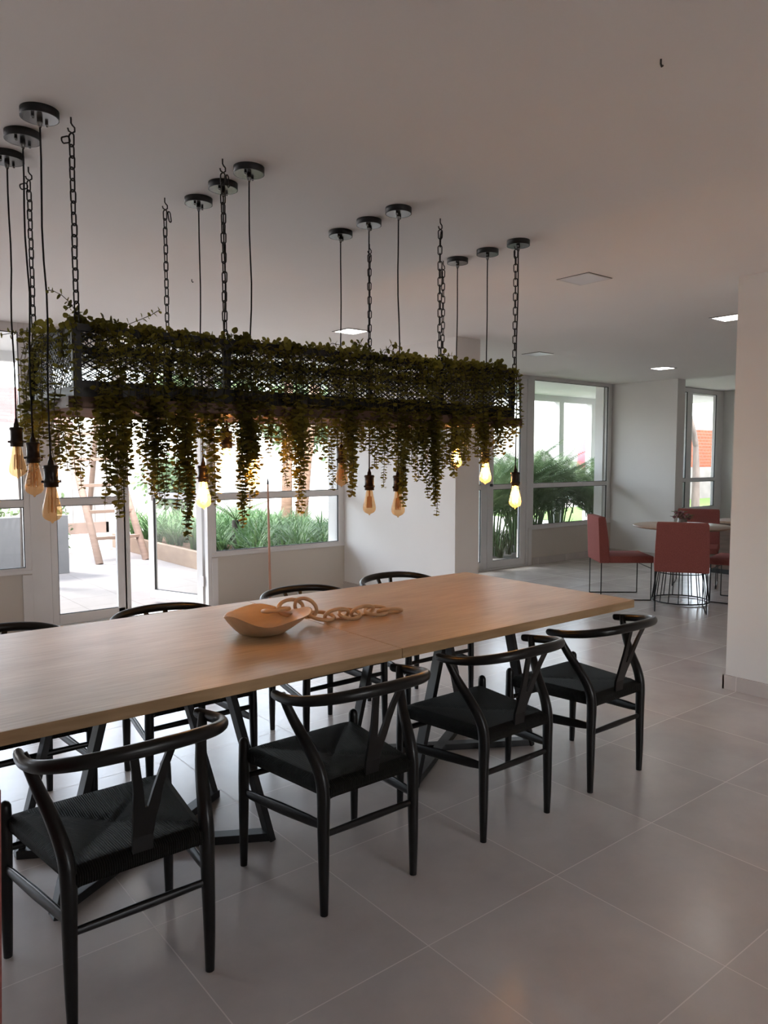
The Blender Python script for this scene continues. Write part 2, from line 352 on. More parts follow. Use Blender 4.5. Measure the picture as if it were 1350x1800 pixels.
# ------------------------------------------------------------------ windows and doors (white aluminium)
FD = .07                                      # frame depth
MID0, MID1 = 1.045, 1.105
def rect_frame(mb, x0, x1, z0, z1, w, y0, y1, wb_=None, wt=None):
    wb_ = w if wb_ is None else wb_; wt = w if wt is None else wt
    mb.box(x0, x0 + w, y0, y1, z0, z1, .003); mb.box(x1 - w, x1, y0, y1, z0, z1, .003)
    mb.box(x0 + w, x1 - w, y0, y1, z1 - wt, z1, .003); mb.box(x0 + w, x1 - w, y0, y1, z0, z0 + wb_, .003)
def gasket(mb, x0, x1, z0, z1, y, w=.006):
    for a in ((x0, x0 + w, z0, z1), (x1 - w, x1, z0, z1), (x0, x1, z0, z0 + w), (x0, x1, z1 - w, z1)):
        mb.box(a[0], a[1], y - .004, y + .012, a[2], a[3])
def window(name, x0, x1, y, z0, z1, fl, fr, fb, ft, mid=True, lower='glass', mullions=()):
    """frame around [x0,x1]x[z0,z1]; fl/fr/fb/ft frame widths; glass set in the middle of the frame depth"""
    r = sroot(name); f = MB(); g = MB()
    f.box(x0, x0 + fl, y, y + FD, z0, z1, .003); f.box(x1 - fr, x1, y, y + FD, z0, z1, .003)
    f.box(x0 + fl, x1 - fr, y, y + FD, z1 - ft, z1, .003); f.box(x0 + fl, x1 - fr, y, y + FD, z0, z0 + fb, .003)
    xs = [x0 + fl]
    for m0, m1 in mullions: xs += [m0, m1]; f.box(m0, m1, y + .003, y + FD - .003, z0 + fb, z1 - ft, .003)
    xs.append(x1 - fr)
    for i in range(0, len(xs), 2):
        a, b_ = xs[i], xs[i+1]
        rows = [(z0 + fb, MID0), (MID1, z1 - ft)] if mid else [(z0 + fb, z1 - ft)]
        if mid: f.box(a, b_, y + .004, y + FD - .004, MID0, MID1, .003)
        for k, (za, zb) in enumerate(rows):
            gasket(g, a, b_, za, zb, y + .012)
            p = MB().box(a, b_, y + .030, y + .036, za, zb)
            o = p.build('pane', M['frost'] if (k == 0 and mid and lower == 'frost') else M['glass'], r)
    # a thin sill line and the casing step
    f.box(x0 - .0, x1 + .0, y - .012, y, z0, z0 + .03, .003)
    f.build('window_frame', M['alu'], r); g.build('gasket', M['gasket'], r)
    return r
W1T = 2.49
for n_, (x0, x1, yy) in enumerate(((1.525, 1.60, YW), (3.225, 3.285, YW), (7.832, 7.90, YW - .05))):
    struct('trim_%d' % (n_ + 2), MB().box(x0, x1, yy - .010, yy, 0, SILL - .01, .002), M['alu'])
window('window_1', -1.2, 1.60, YW, SILL, CH, .06, .045, .05, .075, mullions=((.10, .16),))
window('window_2', 3.225, 4.81, YW, SILL, CH, .05, .075, .05, .075)
window('window_3', 7.83, 9.70, YW - .05, SILL - .01, CH, .10, .09, .06, .05)
window('window_4', 9.92, 13.155, YW, .555, CH + .08, .06, .235, .05, .07, mullions=((11.94, 12.10),))
window('window_5', 5.12, 6.35, YW - .05, .02, CH, .06, .06, .06, .06)

def door_leaf(mb, gk, x0, x1, y0, y1, z0, z1, st, top, bot):
    mb.box(x0, x0 + st, y0, y1, z0, z1, .003); mb.box(x1 - st, x1, y0, y1, z0, z1, .003)
    mb.box(x0 + st, x1 - st, y0, y1, z1 - top, z1, .003); mb.box(x0 + st, x1 - st, y0, y1, z0, z0 + bot, .003)
    mb.box(x0 + st, x1 - st, y0 + .004, y1 - .004, MID0, MID1, .003)
    ym = (y0 + y1) / 2
    gasket(gk, x0 + st, x1 - st, z0 + bot, MID0, y0 + .012); gasket(gk, x0 + st, x1 - st, MID1, z1 - top, y0 + .012)
    return [(x0 + st, x1 - st, ym - .003, ym + .003, z0 + bot, MID0), (x0 + st, x1 - st, ym - .003, ym + .003, MID1, z1 - top)]
# patio double door, right leaf swung out
d1 = sroot('door_1'); f = MB()
f.box(1.60, 1.755, YW, YW + FD, 0, CH, .004); f.box(1.755, 3.215, YW, YW + FD, 2.47, CH, .003)
f.box(3.185, 3.225, YW, YW + FD, 0, CH, .003); f.box(1.755, 3.185, YW, YW + FD, 0, .018, .002)
f.build('door_frame', M['alu'], d1)
L = MB(); G = MB()
ps = door_leaf(L, G, 1.758, 2.435, YW + .012, YW + .058, .022, 2.468, .055, .07, .085)
L.box(2.318, 2.40, YW + .012, YW + .058, .022, 2.468, .003)
lf = L.build('door_leaf', M['alu'], d1); G.build('gasket', M['gasket'], lf)
for p in ps: MB().box(*p).build('pane', M['glass'], lf)
L = MB(); G = MB()
ps = door_leaf(L, G, -.74, 0, -.023, .023, .022, 2.468, .075, .07, .085)
lf2 = L.build('door_leaf', M['alu'], d1); lf2.location = (3.187, YW + .09, 0); ang = atan2(.42, -.16)
lf2.rotation_euler = (0, 0, ang - pi)
G.build('gasket', M['gasket'], lf2)
for p in ps: MB().box(*p).build('pane', M['glass'], lf2)
h = MB()
for z in (.25, 1.25, 2.25): h.box(-.02, .02, -.035, -.02, z - .05, z + .05, .003)
h.build('hinge', M['alu'], lf2)
h = MB(); h.box(-.70, -.66, -.045, -.02, 1.02, 1.16, .004); h.bar((-.68, -.055, 1.10), (-.56, -.055, 1.10), .015, .02, bev=.003); h.build('door_handle', M['alu'], lf2)
# bay double door (closed)
d2 = sroot('door_2'); f = MB(); y = YW - .05
f.box(6.35, 7.83, y, y + FD, CH - .05, CH, .003); f.box(6.35, 6.39, y, y + FD, 0, CH, .003); f.box(7.79, 7.832, y, y + FD, 0, CH, .003); f.box(6.35, 7.83, y, y + FD, 0, .02, .002)
f.build('door_frame', M['alu'], d2)
for x0, x1 in ((6.39, 7.04), (7.045, 7.79)):
    L = MB(); G = MB(); ps = door_leaf(L, G, x0, x1, y + .012, y + .058, .022, CH - .052, .11, .06, .09)
    lf = L.build('door_leaf', M['alu'], d2); G.build('gasket', M['gasket'], lf)
    for p in ps: MB().box(*p).build('pane', M['glass'], lf)
    if x0 > 7: MB().lathe([(.0, 0), (.018, 0), (.018, .03), (0, .03)], 12).build('lock_knob', M['screw'], lf, (7.10, y + .01, 1.10)).rotation_euler = (pi/2, 0, 0)

# ------------------------------------------------------------------ black wishbone chairs
def smooth_path(ctrl, n=6):
    """Catmull-Rom through control points (x,y,z,r)"""
    C = [Vector(c) for c in ctrl]; C = [2*C[0] - C[1]] + C + [2*C[-1] - C[-2]]; out = []
    for i in range(1, len(C) - 2):
        for k in range(n):
            t = k / n; p0, p1, p2, p3 = C[i-1], C[i], C[i+1], C[i+2]
            out.append(.5 * ((2*p1) + (p2 - p0)*t + (2*p0 - 5*p1 + 4*p2 - p3)*t*t + (3*p1 - p0 - 3*p2 + p3)*t**3))
    out.append(C[-2]); return out
def tube4(mb, ctrl, n=6, seg=10, **kw):
    P = smooth_path([Vector(c) for c in ctrl], n)
    mb.tube([p.to_3d() if len(p) == 3 else (p[0], p[1], p[2]) for p in P], [p[3] for p in P], seg, **kw); return mb
def make_chair():
    r = thing('wishbone_chair', 'x', 'chair')
    # seat: trapezoid of woven cord wrapped over the rails; rear edge y=0, front y=.42
    s = MB(); nx, ny = 20, 18; vs = []; fs = []
    for j in range(ny + 1):
        v = j / ny; yy = -.012 + v * .445; hw = .178 + .062 * v
        for i in range(nx + 1):
            u = i / nx * 2 - 1; xx = u * hw
            e = max(abs(u), abs(2 * v - 1))
            a = abs(abs(u) - abs(2*v - 1))
            z = .430 - .014 * (1 - e) - .004 * max(0, 1 - a * 9) + .012 * (abs(u) ** 2) * 0
            if e > .93: z -= .014 * ((e - .93) / .07) ** 2
            vs.append((xx, yy, z))
    W = nx + 1
    for j in range(ny):
        for i in range(nx): fs.append((j*W + i, j*W + i + 1, (j+1)*W + i + 1, (j+1)*W + i))
    top = len(vs); ring = [i for i in range(W)] + [j*W + nx for j in range(1, ny + 1)] + [ny*W + i for i in range(nx - 1, -1, -1)] + [j*W for j in range(ny - 1, 0, -1)]
    for k, dz, ins in ((0, .020, 1.008), (1, .036, .985)):
        for i in ring:
            x, y_, z = vs[i]; vs.append((x * ins, .21 + (y_ - .21) * ins, z - dz))
    n = len(ring)
    for q in range(n):
        q2 = (q + 1) % n
        fs.append((ring[q2], ring[q], top + q, top + q2)); fs.append((top + q2, top + q, top + n + q, top + n + q2))
    fs.append(tuple(top + n + q for q in range(n)))
    s.add(vs, fs, True); s.build('seat', M['cordseat'], r)
    # front legs, round tapered with domed top above the seat
    for sx in (-1, 1):
        l = MB(); l.tube([(sx*.245, .423, 0), (sx*.245, .422, .02), (sx*.244, .42, .20), (sx*.242, .42, .32), (sx*.240, .42, .43), (sx*.240, .42, .452), (sx*.240, .42, .462), (sx*.240, .42, .467)],
                         [.0125, .0135, .0175, .0195, .0185, .0175, .012, .003], 12); l.build('leg', M['black'], r)
    # rear legs: straight to the seat, then sweep forward and outward to carry the arms
    for sx in (-1, 1):
        l = MB(); tube4(l, [(sx*.1875, 0, 0, .0130), (sx*.188, 0, .12, .0165), (sx*.187, .002, .28, .0195), (sx*.186, .003, .40, .0215), (sx*.190, .022, .47, .0205),
                            (sx*.205, .070, .545, .0185), (sx*.224, .112, .61, .0165), (sx*.243, .140, .675, .0140), (sx*.249, .146, .695, .0125)], 5, 12)
        l.build('leg', M['black'], r)
    # bent top rail forming arms and back
    a = MB(); half = [(.246, .196, .680, .010), (.250, .185, .682, .0155), (.258, .128, .687, .0165), (.258, .064, .695, .017), (.238, -.004, .706, .0178), (.182, -.060, .717, .0188), (.096, -.090, .724, .0195), (0, -.098, .726, .0198)]
    ctrl = [(-x, y_, z, q) for x, y_, z, q in half] + [h_ for h_ in half[::-1][1:]]
    tube4(a, ctrl, 6, 14, squash=(.86, 1.0), up=(0, 0, 1)); a.build('backrest_rail', M['black'], r)
    # Y shaped splat
    y_ = MB()
    def strip(pts, t=.010):
        vs = []; fs = []
        for (xa, xb, yy, z) in pts:
            vs += [(xa, yy - t/2, z), (xb, yy - t/2, z), (xb, yy + t/2, z), (xa, yy + t/2, z)]
        for i in range(len(pts) - 1):
            for k in range(4): fs.append((i*4 + k, i*4 + (k+1) % 4, (i+1)*4 + (k+1) % 4, (i+1)*4 + k))
        fs.append((3, 2, 1, 0)); m = (len(pts) - 1) * 4; fs.append((m, m+1, m+2, m+3)); y_.add(vs, fs)
    strip([(-.027, .027, -.004, .40), (-.028, .028, -.008, .46), (-.031, .031, -.026, .515), (-.036, .036, -.038, .55)])
    for sx in (-1, 1):
        pts = [(.004, .036, -.038, .55), (.013, .039, -.054, .60), (.026, .048, -.073, .66), (.038, .060, -.092, .712)]
        strip([((sx*p[0], sx*p[1]) if sx > 0 else (sx*p[1], sx*p[0])) + (p[2], p[3]) for p in pts])
    y_.build('splat', M['black'], r)
    # stretchers
    for nm, A, B, w, h_ in (('f', (-.24, .42, .325), (.24, .42, .325), .018, .024), ('b', (-.187, .002, .262), (.187, .002, .262), .018, .026)):
        q = MB(); q.tube([A, [(A[i] + B[i]) / 2 for i in range(3)], B], [.010, .0125, .010], 10, squash=(.8, 1.1), up=(0, 0, 1)); q.build('stretcher', M['black'], r)
    for sx in (-1, 1):
        A = Vector((sx*.243, .42, .268)); B = Vector((sx*.187, .003, .292))
        q = MB(); q.tube([A, A.lerp(B, .15), A.lerp(B, .5), A.lerp(B, .85), B], [.012, .0165, .019, .0165, .012], 10, squash=(.42, 1.15), up=(0, 0, 1)); q.build('stretcher', M['black'], r)
    return r
near = [(.700, 'black wishbone chair at left front of table, nearest the camera, back to us'),
        (1.472, 'black wishbone chair on near side of table, in front of the wooden bowl'),
        (2.200, 'black wishbone chair on near side of table, third from left, right of the table seam'),
        (2.868, 'black wishbone chair at near right corner of table, farthest from camera on this side')]
far = [(.67, 3.39, 'black wishbone chair across the table at far left, rail cut by frame edge'),
       (1.385, 3.385, 'black wishbone chair across the table, its rail before the open patio door'),
       (2.180, 3.42, 'black wishbone chair across the table, its rail below the wooden pole'),
       (2.875, 3.47, 'black wishbone chair across the table, its rail before the white wall')]
ch0 = make_chair(); G1 = 'wishbone chairs around the dining table'
first = True
for x, lb in near:
    if first: ch0.location = (x, 1.887, 0); ch0['label'] = lb; ch0['group'] = G1; first = False
    else: copy_tree(ch0, None, (x, 1.895, 0), 0, lb, G1)
for x, yy, lb in far: copy_tree(ch0, None, (x, yy, 0), pi, lb, G1)

# ------------------------------------------------------------------ dining table: two oak tops on crossed steel bases
tops = [('oak dining table half on the left, reaching out of frame, under the hanging planter', .252), ('oak dining table half on the right, carrying the end of the wooden chain', 1.758)]
tb0 = None
for lb, x0 in tops:
    if tb0 is None:
        tb0 = thing('dining_table', lb, 'table', (x0 + .7525, 2.655, 0), 0, 'joined halves of the long oak dining table')
        MB().box(-.7515, .7515, -.585, .585, .712, .75, .002).build('tabletop', M['oak'], tb0)
        for a, b_ in (((-.39, -.23), (.39, .23)), ((-.39, .23), (.39, -.23))):
            MB().bar((a[0], a[1], .016), (b_[0], b_[1], .016 ), .05, .031, bev=.002).build('floor_bar', M['steel'], tb0)
        for sx in (-1, 1):
            for sy in (-1, 1):
                MB().bar((sx*.39, sy*.235, .0), (sx*.205, sy*.235, .70), .024, .05, up=(0, 1, 0), bev=.002).build('leg', M['steel'], tb0)
        MB().box(-.26, .26, -.27, .27, .70, .712).build('mounting_plate', M['steel'], tb0)
    else:
        copy_tree(tb0, None, (x0 + .7525, 2.655, 0), 0, lb)

# ------------------------------------------------------------------ wavy wooden bowl and wooden chain
bw = thing('wooden_bowl', 'pale wooden bowl with wavy rim standing on the oak table', 'bowl', (1.482, 2.617, .75))
b = MB(); n = 64; prof = [(.0, .0, 0), (.070, .0, 0), (.092, .004, 0), (.122, .028, .4), (.152, .056, .8), (.172, .080, 1), (.176, .083, 1), (.170, .081, 1), (.140, .058, .8), (.105, .030, .4), (.07, .012, 0), (0, .009, 0)]
vs = []; fs = []
for (rr, z, k) in prof:
    for i in range(n):
        a = 2*pi*i/n
        wave = .011 * cos(3*a + 2.2) + .006 * cos(2*a + .4) + .005 * cos(5*a + 1.0)
        rad = rr * (1 + k * (.10 * cos(a + .55) + .045 * cos(3*a + 2.0)))
        vs.append((rad * cos(a), rad * sin(a), .92 * z + k * k * wave))
for i in range(len(prof) - 1):
    for k in range(n): fs.append((i*n + k, i*n + (k+1) % n, (i+1)*n + (k+1) % n, (i+1)*n + k))
b.add(vs, fs, True); fix_normals(b.build('bowl_body', M['bowl'], bw))
wc = thing('wooden_chain', 'decorative chain of chunky wooden links trailing from the bowl over the table', 'chain', (1.9, 2.63, .75))
def oval_link(mb, c, d, nrm, L=.055, Wd=.036, r=.0085, n=28, m=8):
    d = Vector(d).normalized(); nr = Vector(nrm); nr = (nr - d * nr.dot(d)).normalized(); s_ = d.cross(nr); c = Vector(c)
    pts = [c + d * (L * cos(2*pi*k/n)) + s_ * (Wd * sin(2*pi*k/n)) for k in range(n)]
    mb.tube(pts, r, m, closed=True, up=nr); return mb
O = Vector((1.9, 2.63, .75))
links = [((1.575, 2.665, .822), (1, -.3, .05), (.1, .1, 1)), ((1.640, 2.655, .826), (1, -.1, .1), (.3, -.6, .5)), ((1.715, 2.655, .815), (.8, -.1, -.55), (.25, 1, .1)),
         ((1.778, 2.625, .776), (1, -.25, -.16), (.1, -.35, 1)), ((1.838, 2.602, .778), (1, -.2, .02), (.15, .75, .6)), ((1.905, 2.600, .772), (1, .1, -.05), (.05, -.45, 1)),
         ((1.973, 2.598, .776), (1, -.1, .02), (0, .7, .6)), ((2.040, 2.585, .772), (1, -.2, -.02), (.1, -.4, 1)), ((2.095, 2.555, .768), (1, -.3, -.04), (0, .5, 1))]
for c, d, nr in links: oval_link(MB(), Vector(c) - O, d, nr).build('link', M['beads'], wc)

# ------------------------------------------------------------------ hanging planter
PX0, PX1, PY0, PY1, PZ0, PZ1 = .775, 2.905, 2.57, 3.11, 1.652, 1.878
pl = thing('hanging_planter', 'long black mesh planter box on a wooden plank hung above the table', 'planter', (0, 0, 0))
MB().box(.735, 2.945, 2.53, 3.15, 1.612, 1.650, .003).build('wood_base', M['plank'], pl)
for x in (PX0, 1.317, 2.41, PX1):
    for yy in (PY0, PY1):
        MB().box(x - .014, x + .014, yy - .010, yy + .010, PZ0 - .002, PZ1, .001).build('post', M['steel'], pl)
for yy in (PY0, PY1):
    MB().box(PX0, PX1, yy - .012, yy + .012, PZ1 - .012, PZ1 + .012, .001).build('top_rail', M['steel'], pl)
    MB().box(PX0, PX1, yy - .004, yy + .004, PZ0 - .002, PZ0 + .055, .001).build('bottom_rail', M['steel'], pl)
for x in (PX0, PX1):
    MB().box(x - .012, x + .012, PY0, PY1, PZ1 - .012, PZ1 + .012, .001).build('top_rail', M['steel'], pl)
    MB().box(x - .004, x + .004, PY0, PY1, PZ0 - .002, PZ0 + .04, .001).build('bottom_rail', M['steel'], pl)
def mesh_panel(o, d, L, h, step=.034, slope=.6):
    """expanded-metal diamonds: two families of crossing flat strips"""
    mb = MB(); d = Vector(d); o = Vector(o); run = h / slope
    k = -run
    while k < L:
        for sgn in (1, -1):
            a0, a1 = k, k + run; z0, z1 = (0, h) if sgn > 0 else (h, 0)
            t0 = max(0, (0 - a0) / run); t1 = min(1, (L - a0) / run)
            if t1 - t0 > .02:
                A = o + d * (a0 + run * t0) + Vector((0, 0, z0 + (z1 - z0) * t0)); B = o + d * (a0 + run * t1) + Vector((0, 0, z0 + (z1 - z0) * t1))
                mb.bar(A, B, .002, .0034)
        k += step / slope * .55
    return mb
H_ = PZ1 - PZ0
for yy in (PY0 + .006, PY1 - .006): mesh_panel((PX0, yy, PZ0), (1, 0, 0), PX1 - PX0, H_).build('mesh_panel', M['steel'], pl)
for x in (PX0 + .006, PX1 - .006): mesh_panel((x, PY0, PZ0), (0, 1, 0), PY1 - PY0, H_).build('mesh_panel', M['steel'], pl)

# suspension chains: hook in the ceiling, alternating links, loose tail link
CX = [.782, 1.317, 2.41, 2.93]; ends = ['far left end', 'left of centre', 'right of centre', 'far right end']
lk_mesh = {}
def chain_link_mesh():
    mb = MB(); L, Wd = .021, .0095; n = 16; pts = []
    for k in range(n):
        a = 2*pi*k/n; x = Wd * cos(a); z = Wd * sin(a) + (L - Wd) * (1 if sin(a) >= 0 else -1); pts.append((x, 0, z))
    mb.tube(pts, .0026, 6, closed=True, up=(0, 1, 0)); return mb
base_link = None
hook_mb = MB().tube([(0, 0, 0), (0, 0, -.018), (.004, 0, -.024), (.011, 0, -.030), (.011, 0, -.042), (.002, 0, -.049), (-.008, 0, -.045), (-.011, 0, -.036)], .0028, 7)
base_hook = None
for i, x in enumerate(CX):
    for yy, side in ((2.576, 'front'), (3.106, 'rear')):
        c = thing('suspension_chain', f'dark steel chain holding the {side} edge of the planter, {ends[i]}', 'chain', (x, yy, 1.89), 0, 'chains holding up the planter')
        top = CH - 1.89
        if base_hook is None: base_hook = hook_mb.build('hook', M['iron'], c, (0, 0, top))
        else:
            hk = base_hook.copy(); COL.objects.link(hk); hk.parent = c; hk.location = (0, 0, top)
        z = .016; k = 0
        while z < top - .045:
            if base_link is None: o = base_link = chain_link_mesh().build('link', M['iron'], c)
            else: o = base_link.copy(); COL.objects.link(o); o.parent = c
            o.location = (random.uniform(-.001, .001), 0, z); o.rotation_euler = (0, 0, (.5 if k % 2 else -1.05) + random.uniform(-.15, .15))
            z += .0355; k += 1
        o = base_link.copy(); COL.objects.link(o); o.parent = c; o.location = ((-.018, .02, .006, -.008)[i], 0, top - .075); o.rotation_euler = (0, (1.1, -.25, .5, .2)[i], .6)

# ------------------------------------------------------------------ filament bulb pendants
def make_pendant(lit, zb, name='pendant_lamp'):
    """zb = height of the bulb tip; origin at the ceiling point"""
    r = thing(name, 'x', 'lamp')
    ca = MB(); ca.lathe([(.058, 0), (.058, -.025)], 40); ca.lathe([(.058, -.025), (.0545, -.0252)], 40, smooth=False); ca.lathe([(.0545, -.0252), (.0545, -.022), (0, -.022)], 40, smooth=False)
    cn = ca.build('canopy', M['steel'], r); fix_normals(cn)
    cp = MB(); cp.lathe([(.0545, -.0215), (.0545, -.0250)], 40); cp.lathe([(.0545, -.0250), (.0, -.0250)], 40, smooth=False); fix_normals(cp.build('cover_plate', M['canopy'], cn))
    for s_ in (-1, 1):
        MB().lathe([(0, 0), (.005, 0), (.005, -.012), (0, -.013)], 10).build('screw', M['canopy'], cn, (s_*.026, s_*.020, -.025))
    MB().lathe([(0, 0), (.009, 0), (.009, -.014), (.006, -.024), (.004, -.028), (0, -.028)], 14).build('cord_grip', M['canopy'], cn, (0, 0, -.025))
    tip = zb - CH
    sk = tip + .128 + .060                       # top of the socket
    a = random.uniform(0, 6)
    pts = [(0, 0, -.05)] + [(.005 * sin(a + q * 1.1) * (1 - abs(q / 5 - 1)), .004 * cos(a * 2 + q) * (1 - abs(q / 5 - 1)), -.05 + (sk + .03 + .05) * q / 10) for q in range(1, 10)] + [(0, 0, sk + .03)]
    MB().tube(pts, .0030, 8).build('cord', M['cordblk'], r)
    so = MB(); so.lathe([(0, .032), (.004, .032), (.006, .018), (.009, .012), (.010, .0), (.021, -.001), (.0245, -.005), (.0245, -.010), (.0215, -.013), (.0215, -.048), (.0250, -.051), (.0250, -.058), (.0225, -.060), (.0225, -.072), (.0, -.072)], 24)
    s_ = fix_normals(so.build('socket', M['socket'], r, (0, 0, sk)))
    for sg in (-1, 1):
        MB().lathe([(0, 0), (.004, 0), (.004, .007), (0, .008)], 8).build('thumbscrew', M['socket'], s_, (sg*.0235, 0, -.054)).rotation_euler = (0, sg*pi/2, 0)
    bu = MB(); bu.lathe([(.0135, .118), (.0165, .108), (.0195, .090), (.0245, .068), (.0290, .048), (.0310, .034), (.0295, .021), (.0225, .011), (.012, .0055), (.005, .0025), (.003, -.002), (0, -.004)], 28)
    g = bu.build('bulb', M['amber'], r, (0, 0, tip))
    fi = MB()
    for k in range(6):
        a0 = 2*pi*k/6; a1 = a0 + .52
        p = [(.010*cos(a0), .010*sin(a0), .086), (.0125*cos(a0), .0125*sin(a0), .036), (.012*cos((a0+a1)/2), .012*sin((a0+a1)/2), .032), (.0125*cos(a1), .0125*sin(a1), .036), (.010*cos(a1), .010*sin(a1), .086)]
        fi.tube(p, .0016 if lit else .0011, 6)
    fi.tube([(0, 0, .118), (0, 0, .088), (0, 0, .034)], [.005, .003, .002], 8)
    fi.build('filament', M['fil_on'] if lit else M['fil_off'], g)
    return r
rows = [(.690, False, (1.239, 1.317, 1.376), 'in the trio beyond the planter\'s left end'),
        (1.432, True, (1.328, 1.373, 1.230), 'in the glowing trio under the planter\'s left half'),
        (2.170, False, (1.184, 1.182, 1.309), 'in the trio under the planter\'s middle'),
        (2.962, True, (1.190, 1.311, 1.392), 'in the glowing trio at the planter\'s right end')]
for x, lit, zs, w in rows:
    for k, (yy, zb) in enumerate(zip((2.588, 2.80, 3.025), zs)):
        p = make_pendant(lit, zb); p.location = (x, yy, CH)
        tag(p, f"{'lit' if lit else 'unlit'} amber filament bulb pendant, {('front', 'middle', 'rear')[k]} lamp {w}", 'lamp', 'filament bulb pendants')

# ------------------------------------------------------------------ trailing eucalyptus
def leaf(mb, p, out, up, L, W):
    """round leaf with a shallow fold, starting at p, pointing along 'out'"""
    s_ = out.cross(up)
    if s_.length < 1e-4: s_ = out.orthogonal()
    s_.normalize(); nrm = s_.cross(out).normalized()
    a = p + out * (L * .12)
    pts = [a]; 
    for (t, w) in ((.34, .82), (.62, 1.0), (.88, .68), (1.04, .2)):
        pts.append(p + out * (L * t) + s_ * (W * w * .5) + nrm * (.10 * L * w))
    tipb = [p + out * (L * t) - s_ * (W * w * .5) + nrm * (.10 * L * w) for (t, w) in ((1.04, .2), (.88, .68), (.62, 1.0), (.34, .82))]
    mid = [p + out * (L * .62)]
    vs = pts + tipb + mid; c = len(vs) - 1
    mb.add(vs, [(k, (k + 1) % c, c) for k in range(c)], True)
def strand(parent, path, size=.017, gap=.0165, dens=2):
    """one vine: stem plus leaf pairs; the leaves are a pattern of the strand mesh"""
    st = MB(); lv = MB(); P = [Vector(q) for q in path]
    st.tube(P, .0013, 5)
    acc = 0; ang = random.uniform(0, 6.28); tot = sum((P[i+1] - P[i]).length for i in range(len(P) - 1)); run = 0
    for i in range(len(P) - 1):
        seg = P[i+1] - P[i]; l = seg.length
        if l < 1e-6: continue
        d = seg / l; s0 = gap - acc
        while s0 < l:
            q = P[i] + d * s0; low = q.z < 1.67; run_t = (run + s0) / tot
            sz = size * ((1.22 if low else 1.0) - .35 * max(0, run_t - .75) / .25) * random.uniform(.8, 1.2)
            o1 = d.orthogonal().normalized(); o2 = d.cross(o1)
            for k in range(dens + (1 if low else 0)):
                a = ang + 2*pi*k/dens + random.uniform(-.35, .35)
                out = (o1 * cos(a) + o2 * sin(a) + d * random.uniform(.05, .55)).normalized()
                leaf(lv, q, out, (d + Vector((random.uniform(-.5, .5), random.uniform(-.5, .5), random.uniform(-.2, .6)))), sz, sz * random.uniform(.92, 1.1))
            ang += 1.57 + random.uniform(-.3, .3); s0 += gap * random.uniform(.85, 1.15) * (.85 if low else (1.4 if q.x > 2.25 else 2.05))
        acc = l - (s0 - gap) if s0 > l else 0
        acc = max(0, min(acc, gap)); run += l
    o = lv.build('strand', M['leaf'], parent); st.build('stem', M['stem'], o)
    return o
def hang_path(x, y_top, out, zb, drift=None, ztop=None):
    """from inside the box over the rail (out = unit vector outward) and down to zb"""
    ox, oy = out; zt = ztop or (PZ1 + random.uniform(.004, .03)); d = random.uniform(.018, .055); dx = drift if drift is not None else random.uniform(-.03, .03)
    base = Vector((x, y_top, 0)); o = Vector((ox, oy, 0))
    along = Vector((-oy, ox, 0)) * dx
    pts = [base - o * .10 + Vector((0, 0, PZ1 - .10)), base - o * .05 + Vector((0, 0, zt - .02)), base + Vector((0, 0, zt)), base + o * (d * .7) + Vector((0, 0, zt - .025))]
    n = max(4, int((zt - zb) / .05)); wob = random.uniform(0, 6)
    for k in range(1, n + 1):
        t = k / n; z = zt - .03 + (zb - zt + .03) * t
        pts.append(base + o * (d + .006 * sin(wob + k * .8)) + along * t + Vector((.005 * sin(wob * 2 + k), 0, z)))
    return [Vector((p.x, p.y, p.z)) for p in pts]
def plant(label, pos, strands, tuft=4, tuft_h=.06, size=.0195):
    r = thing('trailing_plant', label, 'plant', (0, 0, 0), 0, 'trailing artificial plants in the hanging planter')
    for pth in strands: strand(r, pth, size=size * random.uniform(.9, 1.15))
    for k in range(tuft):                        # short bushy sprigs rising over the rail
        x, y_ = pos; a = random.uniform(0, 6.28); hgt = random.uniform(.4, 1) * tuft_h
        p0 = Vector((x + random.uniform(-.08, .08), y_ + random.uniform(-.03, .03), PZ1 - .04))
        pts = [p0, p0 + Vector((.01*cos(a), .01*sin(a), .04 + hgt * .5)), p0 + Vector((.04*cos(a), .04*sin(a), .04 + hgt)), p0 + Vector((.085*cos(a), .085*sin(a), .035 + hgt * .9))]
        strand(r, pts, size=size * 1.25, gap=.013)
    return r
